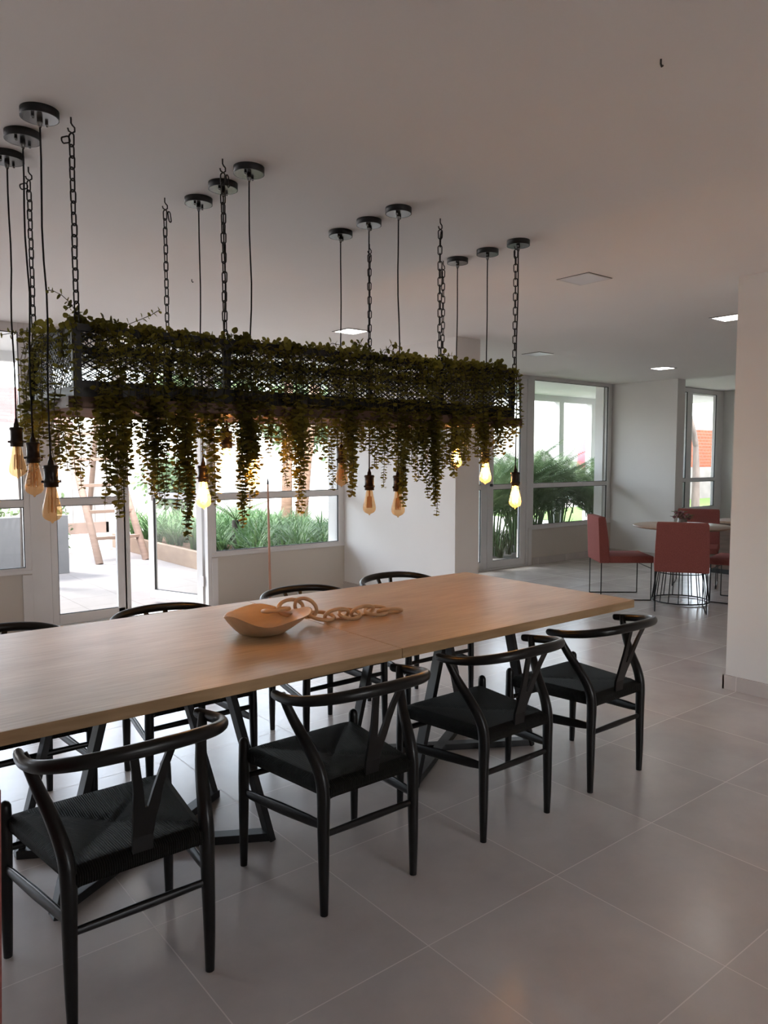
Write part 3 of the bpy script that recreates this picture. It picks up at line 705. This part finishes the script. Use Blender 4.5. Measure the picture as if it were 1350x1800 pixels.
# (plant centre x, list of (x, bottom z) of its strands) along the front edge, read from left to right
front = [
 ('first from the left corner', .83, [(.755, 1.40), (.83, 1.47), (.845, 1.40), (.86, 1.29), (.875, 1.255), (.895, 1.30), (.915, 1.36)], .05),
 ('second from the left corner', 1.00, [(.955, 1.50), (.975, 1.46), (1.0, 1.41), (1.015, 1.38), (1.03, 1.30), (1.045, 1.27), (1.07, 1.42), (.935, 1.56)], .02),
 ('third from left, reaching past a lit bulb', 1.15, [(1.105, 1.33), (1.125, 1.18), (1.135, 1.155), (1.15, 1.24), (1.165, 1.40), (1.19, 1.52), (1.21, 1.46), (1.235, 1.30), (1.25, 1.27)], .03),
 ('fourth from the left, beside the second chain', 1.36, [(1.28, 1.52), (1.30, 1.54), (1.325, 1.50), (1.352, 1.27), (1.36, 1.20), (1.372, 1.19), (1.385, 1.26), (1.40, 1.35), (1.425, 1.42)], .035),
 ('fifth from the left', 1.52, [(1.455, 1.52), (1.475, 1.47), (1.50, 1.45), (1.52, 1.50), (1.545, 1.41), (1.565, 1.44)], .015),
 ('sixth from the left, hanging before the palm trunks', 1.63, [(1.585, 1.33), (1.60, 1.25), (1.613, 1.235), (1.63, 1.33), (1.65, 1.42), (1.69, 1.47), (1.715, 1.45)], .01),
 ('seventh from left, right of the middle trio\'s rear bulb', 1.83, [(1.76, 1.51), (1.785, 1.49), (1.805, 1.52), (1.83, 1.40), (1.845, 1.35), (1.86, 1.29), (1.875, 1.30), (1.90, 1.47)], .045),
 ('eighth from the left, under the tallest tuft', 2.00, [(1.925, 1.52), (1.95, 1.48), (1.975, 1.46), (2.0, 1.41), (2.025, 1.43), (2.05, 1.42), (2.075, 1.44)], .09),
 ('ninth from left', 2.19, [(2.115, 1.40), (2.135, 1.31), (2.155, 1.235), (2.175, 1.29), (2.195, 1.37), (2.22, 1.41), (2.24, 1.35), (2.26, 1.39)], .05),
 ('tenth from left, longest before the column', 2.36, [(2.285, 1.38), (2.31, 1.27), (2.328, 1.19), (2.345, 1.23), (2.365, 1.27), (2.385, 1.26), (2.41, 1.35), (2.43, 1.40)], .05),
 ('eleventh from the left', 2.54, [(2.455, 1.36), (2.475, 1.38), (2.50, 1.45), (2.525, 1.42), (2.55, 1.41), (2.575, 1.45), (2.60, 1.47)], .045),
 ('twelfth from the left, before the lit right bulbs', 2.69, [(2.62, 1.45), (2.645, 1.40), (2.665, 1.41), (2.685, 1.43), (2.71, 1.45), (2.73, 1.46), (2.755, 1.46)], .05),
 ('last at the right corner', 2.87, [(2.78, 1.47), (2.80, 1.49), (2.825, 1.53), (2.845, 1.50), (2.87, 1.55), (2.90, 1.57), (2.925, 1.60), (2.94, 1.66)], .045)]
for nm, xc, ss, th in front:
    sp = []
    for (x, zb) in ss:
        sp.append(hang_path(x, 2.57, (0, -1), zb, random.uniform(-.012, .012)))
        if zb < 1.5: sp.append(hang_path(x + random.uniform(-.012, .012), 2.57, (0, -1), zb + random.uniform(.03, .14), random.uniform(-.012, .012)))
        if random.random() < .25: sp.append(hang_path(x + random.uniform(-.02, .02), 2.575, (0, -1), min(1.72, zb + random.uniform(.05, .25)), random.uniform(-.03, .03)))
    plant(f'trailing eucalyptus on planter\'s front edge, {nm}', (xc, 2.60), sp, 3 if th < .04 else 5, th)
rear = [('behind the left corner post', .88), ('left of the second rear chain', 1.16), ('right of the second rear chain', 1.47), ('behind the sixth front plant', 1.72), ('behind the middle trio of bulbs', 2.02), ('left of the third rear chain', 2.28), ('right of the third rear chain', 2.56), ('behind the right corner post', 2.82)]
for nm, xc in rear:
    sp = []
    for k in range(6):
        sp.append(hang_path(xc + (k - 2.5) * .045 + random.uniform(-.012, .012), 3.11, (0, 1), random.uniform(1.28, 1.56), random.uniform(-.03, .03)))
    plant(f'trailing artificial eucalyptus on the planter\'s rear edge, {nm}', (xc, 3.08), sp, 2, .02)
for nm, yc in (('nearest the rear corner', 3.00), ('in the middle of that end', 2.76)):
    sp = [hang_path(.775, yc + (k - 3) * .034 + random.uniform(-.01, .01), (-1, 0), random.uniform(1.42, 1.66) if yc < 2.9 else random.uniform(1.34, 1.6), random.uniform(-.03, .03)) for k in range(7)]
    plant(f'trailing artificial eucalyptus over the planter\'s left end, {nm}', (.80, yc), sp, 5, .05, .019)
sp = [hang_path(2.905, yy, (1, 0), random.uniform(1.45, 1.62), 0) for yy in (2.60, 2.66, 2.74, 2.82, 2.92, 3.02)]
plant('trailing artificial eucalyptus spilling over the planter\'s right end', (2.88, 2.8), sp, 4, .04)
# two sprigs that stick out above the rail at the left
r = thing('eucalyptus_sprig', 'leafy eucalyptus sprig rising left of the first front chain', 'plant', (0, 0, 0), 0, 'loose sprigs above the planter rail')
strand(r, [(.80, 2.60, 1.87), (.79, 2.59, 1.92), (.765, 2.58, 1.955), (.735, 2.57, 1.975), (.705, 2.565, 1.985), (.69, 2.56, 1.982)], .019, .012)
strand(r, [(.81, 2.60, 1.87), (.80, 2.60, 1.93), (.77, 2.59, 1.95), (.75, 2.585, 1.93)], .019, .012)
r = thing('eucalyptus_sprig', 'thin eucalyptus sprig pointing up between the first two front chains', 'plant', (0, 0, 0), 0, 'loose sprigs above the planter rail')
strand(r, [(.92, 2.60, 1.87), (.95, 2.585, 1.905), (.99, 2.575, 1.925), (1.03, 2.57, 1.945), (1.062, 2.565, 1.968)], .020, .012)

# ------------------------------------------------------------------ ceiling fittings
def panel(label, x, y, lit):
    r = thing('ceiling_light', label, 'ceiling light', (x, y, CH), 0, 'square recessed ceiling panels')
    f = MB()
    for a in ((-.115, .115, -.115, -.1), (-.115, .115, .1, .115), (-.115, -.1, -.1, .1), (.1, .115, -.1, .1)): f.box(a[0], a[1], a[2], a[3], -.006, 0, .001)
    f.build('frame', M['alu'], r); MB().box(-.119, .119, -.119, .119, -.0022, -.0002).build('recess', M['gasket'], r); MB().box(-.1, .1, -.1, .1, -.0052, -.0024).build('diffuser', M['diff_on'] if lit else M['diff_off'], r)  # recess: black plate whose rim paints the shadow gap around the frame
panel('square recessed ceiling panel, switched off, nearest to camera at upper right', 3.89, 2.867, False)
panel('lit square ceiling panel above the planter, towards the white dividing wall', 3.903, 5.292, True)
panel('lit ceiling panel farthest back, in front of the narrow recess window', 8.452, 5.053, True)
panel('lit ceiling panel half hidden by the near right pier', 5.84, 2.92, True)
panel('switched off ceiling panel above the bay door', 6.277, 5.2, False)
panel('lit ceiling panel close to the patio door head', 2.489, 6.43, True)
for lb, x, y in (('tiny dark screw hook in the ceiling at upper right', 1.94, 1.19), ('tiny dark screw hook in the ceiling above the planter', 2.025, 4.391)):
    hk = MB().tube([(0, 0, 0), (0, 0, -.012), (.005, 0, -.018), (.010, 0, -.014)], .0028, 7).build('ceiling_hook', M['iron'], None, (x, y, CH)); tag(hk, lb, 'hook', 'small screw hooks in the ceiling')

# ------------------------------------------------------------------ wooden pole by the window
r = thing('wooden_pole', 'slim pinkish wooden pole with dark pointed tip standing by the window sill', 'pole', (3.79, 6.52, 0))
MB().tube([(0, 0, 0), (.01, .03, .6), (.02, .06, 1.19)], [.0125, .0118, .010], 12).build('shaft', M['pole'], r)
MB().tube([(.02, .06, 1.185), (.0205, .0615, 1.215), (.021, .063, 1.25)], [.0115, .009, .002], 12).build('tip', M['black'], r)

# ------------------------------------------------------------------ red chairs and round table in the bay
def make_red():
    r = thing('upholstered_chair', 'x', 'chair')
    # faces +X; back at x<0
    b = MB(); vs = []; 
    def slab(z, xf, xb, hw): return [(xb, -hw, z), (xb, hw, z), (xf, hw, z), (xf, -hw, z)]
    lv = [slab(.385, -.175, -.265, .236), slab(.40, -.170, -.270, .240), slab(.62, -.185, -.280, .234), slab(.835, -.215, -.290, .226), slab(.852, -.222, -.284, .218)]
    for l in lv: vs += l
    fs = []
    for i in range(len(lv) - 1):
        for k in range(4): fs.append((i*4 + k, i*4 + (k+1) % 4, (i+1)*4 + (k+1) % 4, (i+1)*4 + k))
    fs += [(3, 2, 1, 0), tuple(16 + k for k in range(4))]
    b.add(vs, fs); fix_normals(b.build('backrest', M['red'], r))
    MB().box(-.172, .275, -.238, .238, .385, .455, .012).build('seat', M['red'], r)
    for sy in (-1, 1):
        y_ = sy * .225
        MB().tube([(-.25, y_, .39), (-.25, y_, .006), (-.249, y_, .005), (.255, y_, .005), (.256, y_, .006), (.256, y_, .39)], .0055, 6).build('sled_leg', M['steel'], r)
    MB().tube([(.256, -.225, .33), (.256, .225, .33)], .005, 6).build('crossbar', M['steel'], r)
    return r
red = make_red(); GR = 'brick red upholstered chairs'
RC = [((6.800, 4.500, 0), radians(-40), 'red upholstered chair seen from the side, left of the round table'),
      ((6.715, 3.775, 0), radians(32), 'red upholstered chair with its back to us, in front of the round table'),
      ((8.16, 4.40, 0), radians(205), 'red upholstered chair behind the round table, below the recess window'),
      ((7.52, 3.55, 0), radians(104), 'red upholstered chair right of the round table, mostly hidden by the pier'),
      ((-.038, 1.655, 0), radians(192), 'red upholstered chair at the bottom left edge, only a sliver in view')]
for k, (lc, rz, lb) in enumerate(RC):
    if k == 0: red.location = lc; red.rotation_euler = (0, 0, rz); red['label'] = lb; red['group'] = GR
    else: copy_tree(red, None, lc, rz, lb, GR)
rt = thing('round_table', 'round wood topped table on a black wire drum base among red chairs', 'table', (7.07, 3.965, 0))
fix_normals(MB().lathe([(0, .770), (.470, .770), (.478, .766), (.478, .760), (.44, .748), (0, .748)], 56).build('tabletop', M['redwood'], rt))
b = MB()
b.tube([(.275*cos(2*pi*k/40), .275*sin(2*pi*k/40), .012) for k in range(40)], .007, 6, closed=True, up=(0, 0, 1))
b.tube([(.235*cos(2*pi*k/40), .235*sin(2*pi*k/40), .30) for k in range(40)], .005, 6, closed=True, up=(0, 0, 1))
b.tube([(.205*cos(2*pi*k/40), .205*sin(2*pi*k/40), .742) for k in range(40)], .007, 6, closed=True, up=(0, 0, 1))
b.build('base_ring', M['steel'], rt)
for k in range(18):
    a = 2*pi*k/18 + .1
    MB().tube([(.205*cos(a), .205*sin(a), .744), (.235*cos(a), .235*sin(a), .30), (.275*cos(a), .275*sin(a), .010)], .0048, 6).build('rod', M['steel'], rt)
vz = thing('flower_vase', 'small glass pot of dusty pink flowers on the round table', 'vase', (7.10, 3.985, .77))
fix_normals(MB().lathe([(0, 0), (.045, 0), (.048, .01), (.046, .07), (.042, .075), (.040, .06), (0, .03)], 20).build('pot', M['vase'], vz))
fl = MB(); lvz = MB()
for k in range(26):
    a = random.uniform(0, 6.28); rr = random.uniform(0, .085); z = random.uniform(.085, .15) - rr * .3
    c = Vector((rr*cos(a), rr*sin(a), z)); q = random.uniform(.013, .02)
    fl.lathe([(0, -q*.8), (q*.8, -q*.4), (q, .1*q), (q*.6, q*.7), (0, q*.5)], 7, c)
    lvz.tube([(0, 0, .03), (c.x*.5, c.y*.5, .08), c], .0015, 4)
    leaf(lvz, c, Vector((cos(a), sin(a), .2)).normalized(), Vector((0, 0, 1)), .05, .02)
fl.build('blossoms', M['petal'], vz); lvz.build('stems', M['palm'], vz)
sb = thing('sideboard', 'brown wooden sideboard behind the red chairs, mostly hidden by the pier', 'cabinet', (9.35, 4.35, 0))
MB().box(-.22, .22, -.55, .42, .06, .64, .004).build('body', M['cabinet'], sb); MB().box(-.24, .24, -.57, .44, .64, .665, .003).build('top', M['redwood'], sb)
MB().box(-.20, .20, -.52, .39, 0, .06).build('plinth', M['black'], sb)
bx = MB(); bx.box(-.08, .08, -.11, .11, 0, .10, .004); tag(bx.build('storage_box', M['cabinet'], None, (9.33, 4.40, .665)), 'small brown box standing on the sideboard', 'box')

# ------------------------------------------------------------------ outside: patio, bed, plants, buildings
GZ = -.03
struct('patio', MB().box(-14, 45, YW + T, 45, GZ - .2, GZ), M['patio'])
struct('patio_south', MB().box(-14, 45, -30, WY0 - .2, GZ - .2, GZ), M['patio'])
struct('roof_overhang', MB().box(WX0, 14.5, YW + T, 8.55, CH + .005, CH + .3), M['ext'])
struct('trim_1', MB().box(WX0, 14.5, 8.50, 8.62, CH - .10, CH + .3), M['ext'])
# veranda columns
c0 = None
for k, (x, w) in enumerate(((10.95, 'left'), (11.90, 'right'))):
    lb = f'white veranda column behind the areca palms, {w} one of two'
    if c0 is None: c0 = tag(MB().box(-.065, .065, -.065, .065, GZ, CH - .10, .006).build('veranda_column', M['ext'], None, (x, 8.56, 0)), lb, 'column', 'white veranda columns')
    else: c = c0.copy(); COL.objects.link(c); c.location = (x, 8.56, 0); c['label'] = lb
# raised bed
bed = thing('raised_bed', 'raised garden bed with tan stone kerb outside the patio door', 'garden bed', (0, 0, GZ))
MB().box(4.25, 4.33, 7.35, 12.6, 0, .235, .004).build('kerb', M['kerb'], bed); MB().box(4.33, 7.2, 7.35, 7.43, 0, .235, .004).build('kerb', M['kerb'], bed)
s = MB(); nx, ny = 24, 36; vs = []
for j in range(ny + 1):
    for i in range(nx + 1): vs.append((4.33 + i * 2.87 / nx, 7.43 + j * 5.1 / ny, .19 + random.uniform(-.012, .02)))
s.add(vs, [(j*(nx+1)+i, j*(nx+1)+i+1, (j+1)*(nx+1)+i+1, (j+1)*(nx+1)+i) for j in range(ny) for i in range(nx)], True); s.build('soil', M['soil'], bed)
def blade(mb, p, ang, L, w, lean, droop, seg=5):
    """arching strap leaf"""
    d = Vector((cos(ang), sin(ang), 0)); s_ = Vector((-sin(ang), cos(ang), 0)); vs = []
    for k in range(seg + 1):
        t = k / seg; out = L * (lean * t + droop * t * t * t); up = L * (t - .55 * droop * t ** 3)
        ww = w * (1 - t ** 2.2) * .5 + .0008
        c = Vector(p) + d * out + Vector((0, 0, up)); vs += [c - s_ * ww, c + Vector((0, 0, -.2 * ww)), c + s_ * ww]
    fs = []
    for k in range(seg):
        fs += [(k*3, k*3 + 1, k*3 + 4, k*3 + 3), (k*3 + 1, k*3 + 2, k*3 + 5, k*3 + 4)]
    mb.add(vs, fs, True)
def clump(n, L0, L1, w):
    mb = MB()
    for k in range(n):
        blade(mb, (random.uniform(-.04, .04), random.uniform(-.04, .04), 0), random.uniform(0, 6.28), random.uniform(L0, L1), w * random.uniform(.7, 1.2), random.uniform(.08, .5), random.uniform(.15, .75))
    return mb
protos = [clump(46, .30, .58, .022) for _ in range(4)]; pm = []
spots = [(x, yy) for yy in [7.62 + .34 * j for j in range(15)] for x in [4.50 + .34 * i for i in range(8)]]
random.shuffle(spots)
for k, (x, yy) in enumerate(spots):
    x += random.uniform(-.1, .1); yy += random.uniform(-.1, .1)
    if x + .0 < 4.42 or yy < 7.55: x = max(x, 4.44); yy = max(yy, 7.55)
    if k < 4: o = protos[k].build('strappy_plant', M['strap']); pm.append(o)
    else: o = pm[k % 4].copy(); COL.objects.link(o)
    sc = random.uniform(.8, 1.2); o.location = (x, yy, GZ + .185); o.rotation_euler = (0, 0, random.uniform(0, 6.28)); o.scale = (sc, sc, sc)
    tag(o, 'green strappy leaved garden plant growing in the raised bed outside the window', 'plant', 'strappy plants filling the raised bed')
for lb, x, yy in (('yellowing low plant at the bed front below the right pane', 5.35, 8.35), ('yellowing low plant deeper in the bed left of the palm trunks', 5.6, 9.7)):
    o = clump(16, .15, .30, .035).build('yellow_plant', M['strapy'], None, (x, yy, GZ + .19)); tag(o, lb, 'plant', 'yellowing plants in the bed')
# small spiky cycad
cy = thing('spiky_cycad', 'small dark cycad with spiky fronds standing in the raised bed', 'plant', (4.95, 9.45, GZ + .19))
MB().tube([(0, 0, 0), (0, 0, .22), (0, 0, .42)], [.06, .055, .05], 9).build('trunk', M['bark'], cy)
def frond(mb, p, ang, L, lean, droop, nleaf=20, ll=.2, lw=.014, vee=.5, up=1.0):
    d = Vector((cos(ang), sin(ang), 0)); s_ = Vector((-sin(ang), cos(ang), 0)); P = []
    for k in range(13):
        t = k / 12; P.append(Vector(p) + d * (L * (lean * t + droop * t * t)) + Vector((0, 0, up * L * (t * (1 - .35 * lean) - .55 * droop * t * t))))
    mb.tube(P, [.008 * (1 - .8 * k / 12) for k in range(13)], 5)
    for k in range(nleaf):
        t = .14 + .86 * k / (nleaf - 1); i = min(11, int(t * 12)); q = P[i].lerp(P[i+1], t * 12 - i); tg = (P[i+1] - P[i]).normalized()
        lenk = ll * (sin(pi * min(1, t * .86 + .12)) * .85 + .2)
        for sg in (-1, 1):
            o = (s_ * sg + tg * .75 + Vector((0, 0, vee * .35))).normalized(); e = q + o * lenk + Vector((0, 0, -lenk * .28)); m_ = q + o * lenk * .5
            wv = tg * (lw * .5)
            mb.add([q, m_ + wv, e, m_ - wv], [(0, 1, 2, 3)])
fr = MB()
for k in range(16): frond(fr, (0, 0, .42), 2*pi*k/16 + random.uniform(-.1, .1), random.uniform(.45, .6), .75, .3, 16, .10, .010)
fr.build('fronds', M['palm'], cy)
# palm trunks in the bed
def palm_tree(lb, x, y, lean, h, r0, nf=12):
    t = thing('palm_tree', lb, 'tree', (x, y, GZ + .18), 0, 'palms growing in the raised bed')
    MB().tube([(0, 0, 0), (lean * .25, 0, h * .3), (lean * .6, 0, h * .65), (lean, 0, h)], [r0 * 1.2, r0, r0 * .92, r0 * .85], 14).build('trunk', M['palmbark'], t)
    f_ = MB()
    for k in range(nf): frond(f_, (lean, 0, h), 2*pi*k/nf, random.uniform(1.5, 1.9), .8, .5, 22, .42, .03)
    f_.build('fronds', M['palm'], t)
palm_tree('ringed palm trunk seen behind the patio window, left of the pair', 6.72, 11.0, .12, 3.6, .085)
palm_tree('ringed palm trunk seen behind the patio window, right of the pair and leaning', 6.93, 10.9, .55, 3.9, .095)
# ladder
ld = thing('wooden_ladder', 'tall pale wooden ladder with wide steps leaning on the patio', 'ladder', (3.42, 10.56, GZ))
for a, b_ in (((0, 0, 0), (-.26, .75, 2.35)), ((.69, .06, 0), (.30, .80, 2.35))):
    MB().tube([a, [(a[i] + b_[i]) / 2 for i in range(3)], b_], [.052, .050, .046], 12).build('rail', M['ladder'], ld)
for z in (.35, .72, 1.09, 1.46, 1.83, 2.2):
    t = z / 2.35; MB().bar((-.26 * t, .75 * t, z), (.69 - .39 * t, .06 + .74 * t, z), .10, .045, bev=.004).build('step', M['ladder'], ld)
for sx in (-.22, .30): MB().tube([(sx, .78, 2.3), (sx * 1.25 + .03, 1.9, 0)], .04, 10).build('rear_leg', M['ladder'], ld)
# low white block wall on the patio
tag(MB().box(.6, 2.85, 9.98, 10.16, GZ, .72, .004).build('low_wall', M['lowwall']), 'low pale grey masonry wall on the patio outside the left window', 'wall')
# white board fence with tan rail
fe = thing('board_fence', 'white vertical board fence behind the ladder', 'fence', (0, 12.2, GZ))
bm_ = MB(); x = 2.2
while x < 4.05: bm_.box(x, x + .16, -.02, .02, .28, 2.0, .004); x += .17
bm_.build('boards', M['fence'], fe); MB().box(2.15, 4.1, -.05, .05, .28, .46, .003).build('rail', M['fenceband'], fe)
MB().box(2.15, 4.1, -.06, .06, 0, .28, .003).build('plinth', M['ext'], fe)
for x in (2.15, 4.1): MB().box(x - .05, x + .05, -.05, .05, 0, 2.1, .004).build('post', M['fence'], fe)
# bare tree left
def bare_tree(lb, x, y, h, r0, seed, grp='bare trees outside'):
    rnd = random.Random(seed); t = thing('bare_tree', lb, 'tree', (x, y, GZ), 0, grp); tr = MB()
    def grow(p, d, L, r, dep):
        pts = [p]; rr = [r]
        for k in range(4):
            bd = .04 if dep == 4 else .16; d = (d + Vector((rnd.uniform(-bd, bd), rnd.uniform(-bd, bd), rnd.uniform(-.03, .08)))).normalized(); pts.append(pts[-1] + d * L / 4); rr.append(r * (1 - .1 * (k + 1)))
        tr.tube(pts, rr, 8)
        if dep:
            for k in range(2 if dep > 2 else 3):
                a = rnd.uniform(0, 6.28); sp_ = rnd.uniform(.35, .65)
                grow(pts[-1], (d + Vector((cos(a) * sp_, sin(a) * sp_, .1))).normalized(), L * rnd.uniform(.6, .8), r * .6, dep - 1)
    grow(Vector((0, 0, 0)), Vector((.02, 0, 1)), h, r0, 4); tr.build('trunk', M['bark'], t); return t
bare_tree('bare grey tree outside the leftmost window', 2.17, 9.3, 1.75, .055, 3)
bare_tree('forked bare tree outside the narrow recess window', 16.6, 9.0, 1.75, .11, 5)
# shrubs behind the leftmost window
def leaf_cloud(n, rx, ry, rz, ls, c=(0, 0, 0), seed=1, fill=.55):
    rnd = random.Random(seed); mb = MB()
    for k in range(n):
        a = rnd.uniform(0, 6.28); z = rnd.uniform(-1, 1); q = rnd.uniform(fill, 1) ; s_ = sqrt(1 - z*z)
        lump = 1 + .22 * sin(3*a + seed) * cos(4*z + seed)
        p = Vector((c[0] + rx*q*s_*cos(a)*lump, c[1] + ry*q*s_*sin(a)*lump, c[2] + rz*q*z*lump))
        o = Vector((rnd.uniform(-1, 1), rnd.uniform(-1, 1), rnd.uniform(-1, .6))).normalized()
        leaf(mb, p, o, Vector((rnd.uniform(-1, 1), rnd.uniform(-1, 1), rnd.uniform(-1, 1))), ls * rnd.uniform(.7, 1.3), ls * .5)
    return mb
for k, (x, yy, lb) in enumerate(((2.2, 11.6, 'low leafy shrub outside the leftmost window, left of two'), (2.95, 11.7, 'low leafy shrub by the white board fence'))):
    s = thing('garden_shrub', lb, 'shrub', (x, yy, GZ), 0, 'low shrubs on the patio'); leaf_cloud(420, .45, .35, .45, .09, (0, 0, .55), 5 + k, .2).build('foliage', M['tree'], s)
    MB().tube([(0, 0, 0), (.02, 0, .5)], .03, 8).build('stem', M['bark'], s)
# trees beyond the bed (pale in the glare)
for k, (x, yy, h, rr, lb) in enumerate(((8.4, 17.5, 3.4, 1.5, 'leafy tree beyond the patio, seen above the palm trunks'), (5.7, 13.3, 1.0, .62, 'rounded bush beyond the raised bed, under the lit bulbs'), (10.6, 16.5, 2.6, 1.3, 'leafy tree beyond the pool, near the white wall corner'), (15.0, 18.0, 3.6, 2.0, 'leafy tree far behind the veranda columns'))):
    t = thing('garden_tree', lb, 'tree', (x, yy, GZ), 0, 'leafy trees beyond the patio')
    MB().tube([(0, 0, 0), (.05, 0, h * .5), (0, 0, h)], [.12, .10, .06], 10).build('trunk', M['bark'], t)
    leaf_cloud(1600, rr, rr, rr * .8, .22 if rr > 1 else .12, (0, 0, h), 20 + k, .35).build('crown', M['tree'], t)
# areca palms by the bay window
def areca(lb, x, yy, h, nst, seed):
    rnd = random.Random(seed); t = thing('areca_palm', lb, 'palm', (x, yy, GZ), 0, 'areca palms outside the bay window'); st = MB(); fr = MB()
    for k in range(nst):
        a = rnd.uniform(0, 6.28); px, py = .16 * cos(a) * rnd.random(), .16 * sin(a) * rnd.random(); hh = h * rnd.uniform(.3, .62)
        st.tube([(px, py, 0), (px * 1.5, py * 1.5, hh * .5), (px * 2.2, py * 2.2, hh)], [.014, .012, .010], 7)
        for q in range(4):
            frond(fr, (px * 2.2, py * 2.2, hh * rnd.uniform(.8, 1)), rnd.uniform(0, 6.28), h * rnd.uniform(.42, .6), rnd.uniform(.3, .75), rnd.uniform(.15, .45), 26, .25, .017)
    st.build('canes', M['palm'], t); fr.build('fronds', M['palm'], t)
for k, (x, yy, h, lb) in enumerate(((8.35, 7.75, 1.55, 'areca palm leftmost, seen through bay door and window'), (9.0, 7.8, 1.65, 'areca palm second from left behind the bay window'), (9.5, 7.95, 1.75, 'areca palm in the middle of the bay window'), (10.15, 7.95, 1.7, 'areca palm fourth from left behind the bay window'), (11.42, 7.75, 1.65, 'areca palm rightmost, next to the window reveal'), (10.65, 7.4, 1.3, 'lower areca palm in front of the row, at the window\'s right'))):
    areca(lb, x, yy, h, 17, 40 + k)
for k, (x, yy, h, lb) in enumerate(((8.75, 8.45, 1.5, 'areca palm in the back row behind the two left ones'), (9.75, 8.5, 1.6, 'areca palm in the back row behind the middle one'), (10.5, 8.75, 1.6, 'areca palm in the back row between the veranda columns and window'))):
    areca(lb, x, yy, h, 14, 60 + k)
for k in range(96):
    x = random.uniform(7.55, 11.6); yy = random.uniform(7.1, 8.9) if x > 8.1 else random.uniform(7.9, 8.9)
    o = clump(26, .2, .46, .013).build('sedge_tuft', M['sage'], None, (x, yy, GZ)); tag(o, 'sage green sedge tuft at the foot of the areca palms', 'plant', 'sedge tufts below the areca palms')
# pool, umbrella, boundary walls, neighbours
struct('swimming_pool', MB().box(14.0, 24.0, 17.0, 22.5, GZ + .003, GZ + .02), M['pool'])
um = thing('patio_umbrella', 'folded pink patio umbrella seen through the bay window', 'umbrella', (13.7, 10.0, GZ))
MB().tube([(0, 0, 0), (0, 0, 2.25)], .022, 8).build('pole', M['alu'], um); fix_normals(MB().lathe([(.02, 2.2), (.07, 2.0), (.14, 1.6), (.17, 1.25), (.12, 1.2), (.02, 1.3)], 14).build('canopy', M['umb'], um))
fix_normals(MB().lathe([(0, 0), (.25, 0), (.25, .06), (0, .08)], 18).build('foot', M['ext'], um))
bwall = thing('boundary_wall', 'brick topped garden wall outside the recess window', 'wall', (0, 14, GZ)); MB().box(22, 40, 0, .3, 0, 1.15, .01).build('rubble_base', M['pebble'], bwall); MB().box(22, 40, .03, .27, 1.15, 2.5, .01).build('brick_wall', M['brick'], bwall)
tag(MB().box(14.2, 40, 8.8, 13.9, GZ, GZ + .012).build('lawn', M['lawn']), 'green lawn outside the recess window', 'lawn', kind='stuff')
nb = thing('neighbour_house', 'white neighbouring house with red tiled roof beyond the left window', 'building', (0, 16, GZ))
MB().box(-3, 4.6, 0, 3, 0, 1.95, .01).build('wall', M['ext'], nb); MB().bar((-3.2, 1.0, 2.45), (4.8, 1.0, 2.45), 2.9, .10, up=(0, -.42, 1)).build('roof', M['rooftile'], nb)
struct('boundary_wall_far', MB().box(4.7, 19, 24.0, 24.3, GZ, 2.1), M['ext']).name = 'wall_garden'

# ------------------------------------------------------------------ light, sky, camera
w = bpy.data.worlds.new('overcast_sky'); SC.world = w; w.use_nodes = True; ns, ln = w.node_tree.nodes, w.node_tree.links
bg = ns['Background']; sky = ns.new('ShaderNodeTexSky'); sky.sky_type = 'NISHITA'; sky.sun_disc = False; sky.sun_elevation = radians(48); sky.sun_rotation = radians(200); sky.air_density = 1.0; sky.dust_density = 3.5; sky.ozone_density = 1
hs = ns.new('ShaderNodeHueSaturation'); hs.inputs['Saturation'].default_value = .45; ln.new(sky.outputs[0], hs.inputs['Color'])
ln.new(hs.outputs[0], bg.inputs[0]); bg.inputs[1].default_value = .36
sun = bpy.data.lights.new('sun', 'SUN'); sun.energy = 1.6; sun.angle = radians(14); sun.color = (1, .96, .90)
so = bpy.data.objects.new('sun', sun); COL.objects.link(so); so.rotation_euler = (radians(42), radians(8), radians(200))
cam = bpy.data.cameras.new('camera'); cam.sensor_fit = 'HORIZONTAL'; cam.sensor_width = 36; cam.lens = 36 * 1315 / 1350; cam.clip_end = 200
co = bpy.data.objects.new('camera', cam); COL.objects.link(co); co.location = (0, 0, 1.45)
co.rotation_euler = (radians(90) - math.atan(95 / 1315), 0, radians(51.1 - 90)); SC.camera = co
SC.view_settings.view_transform = 'Standard'; SC.view_settings.look = 'None'; SC.view_settings.gamma = 1; SC.view_settings.exposure = 2.95
SC.cycles.use_denoising = True; SC.cycles.max_bounces = 12; SC.cycles.diffuse_bounces = 7; SC.cycles.transparent_max_bounces = 24; SC.cycles.sample_clamp_indirect = 6; SC.cycles.caustics_reflective = False
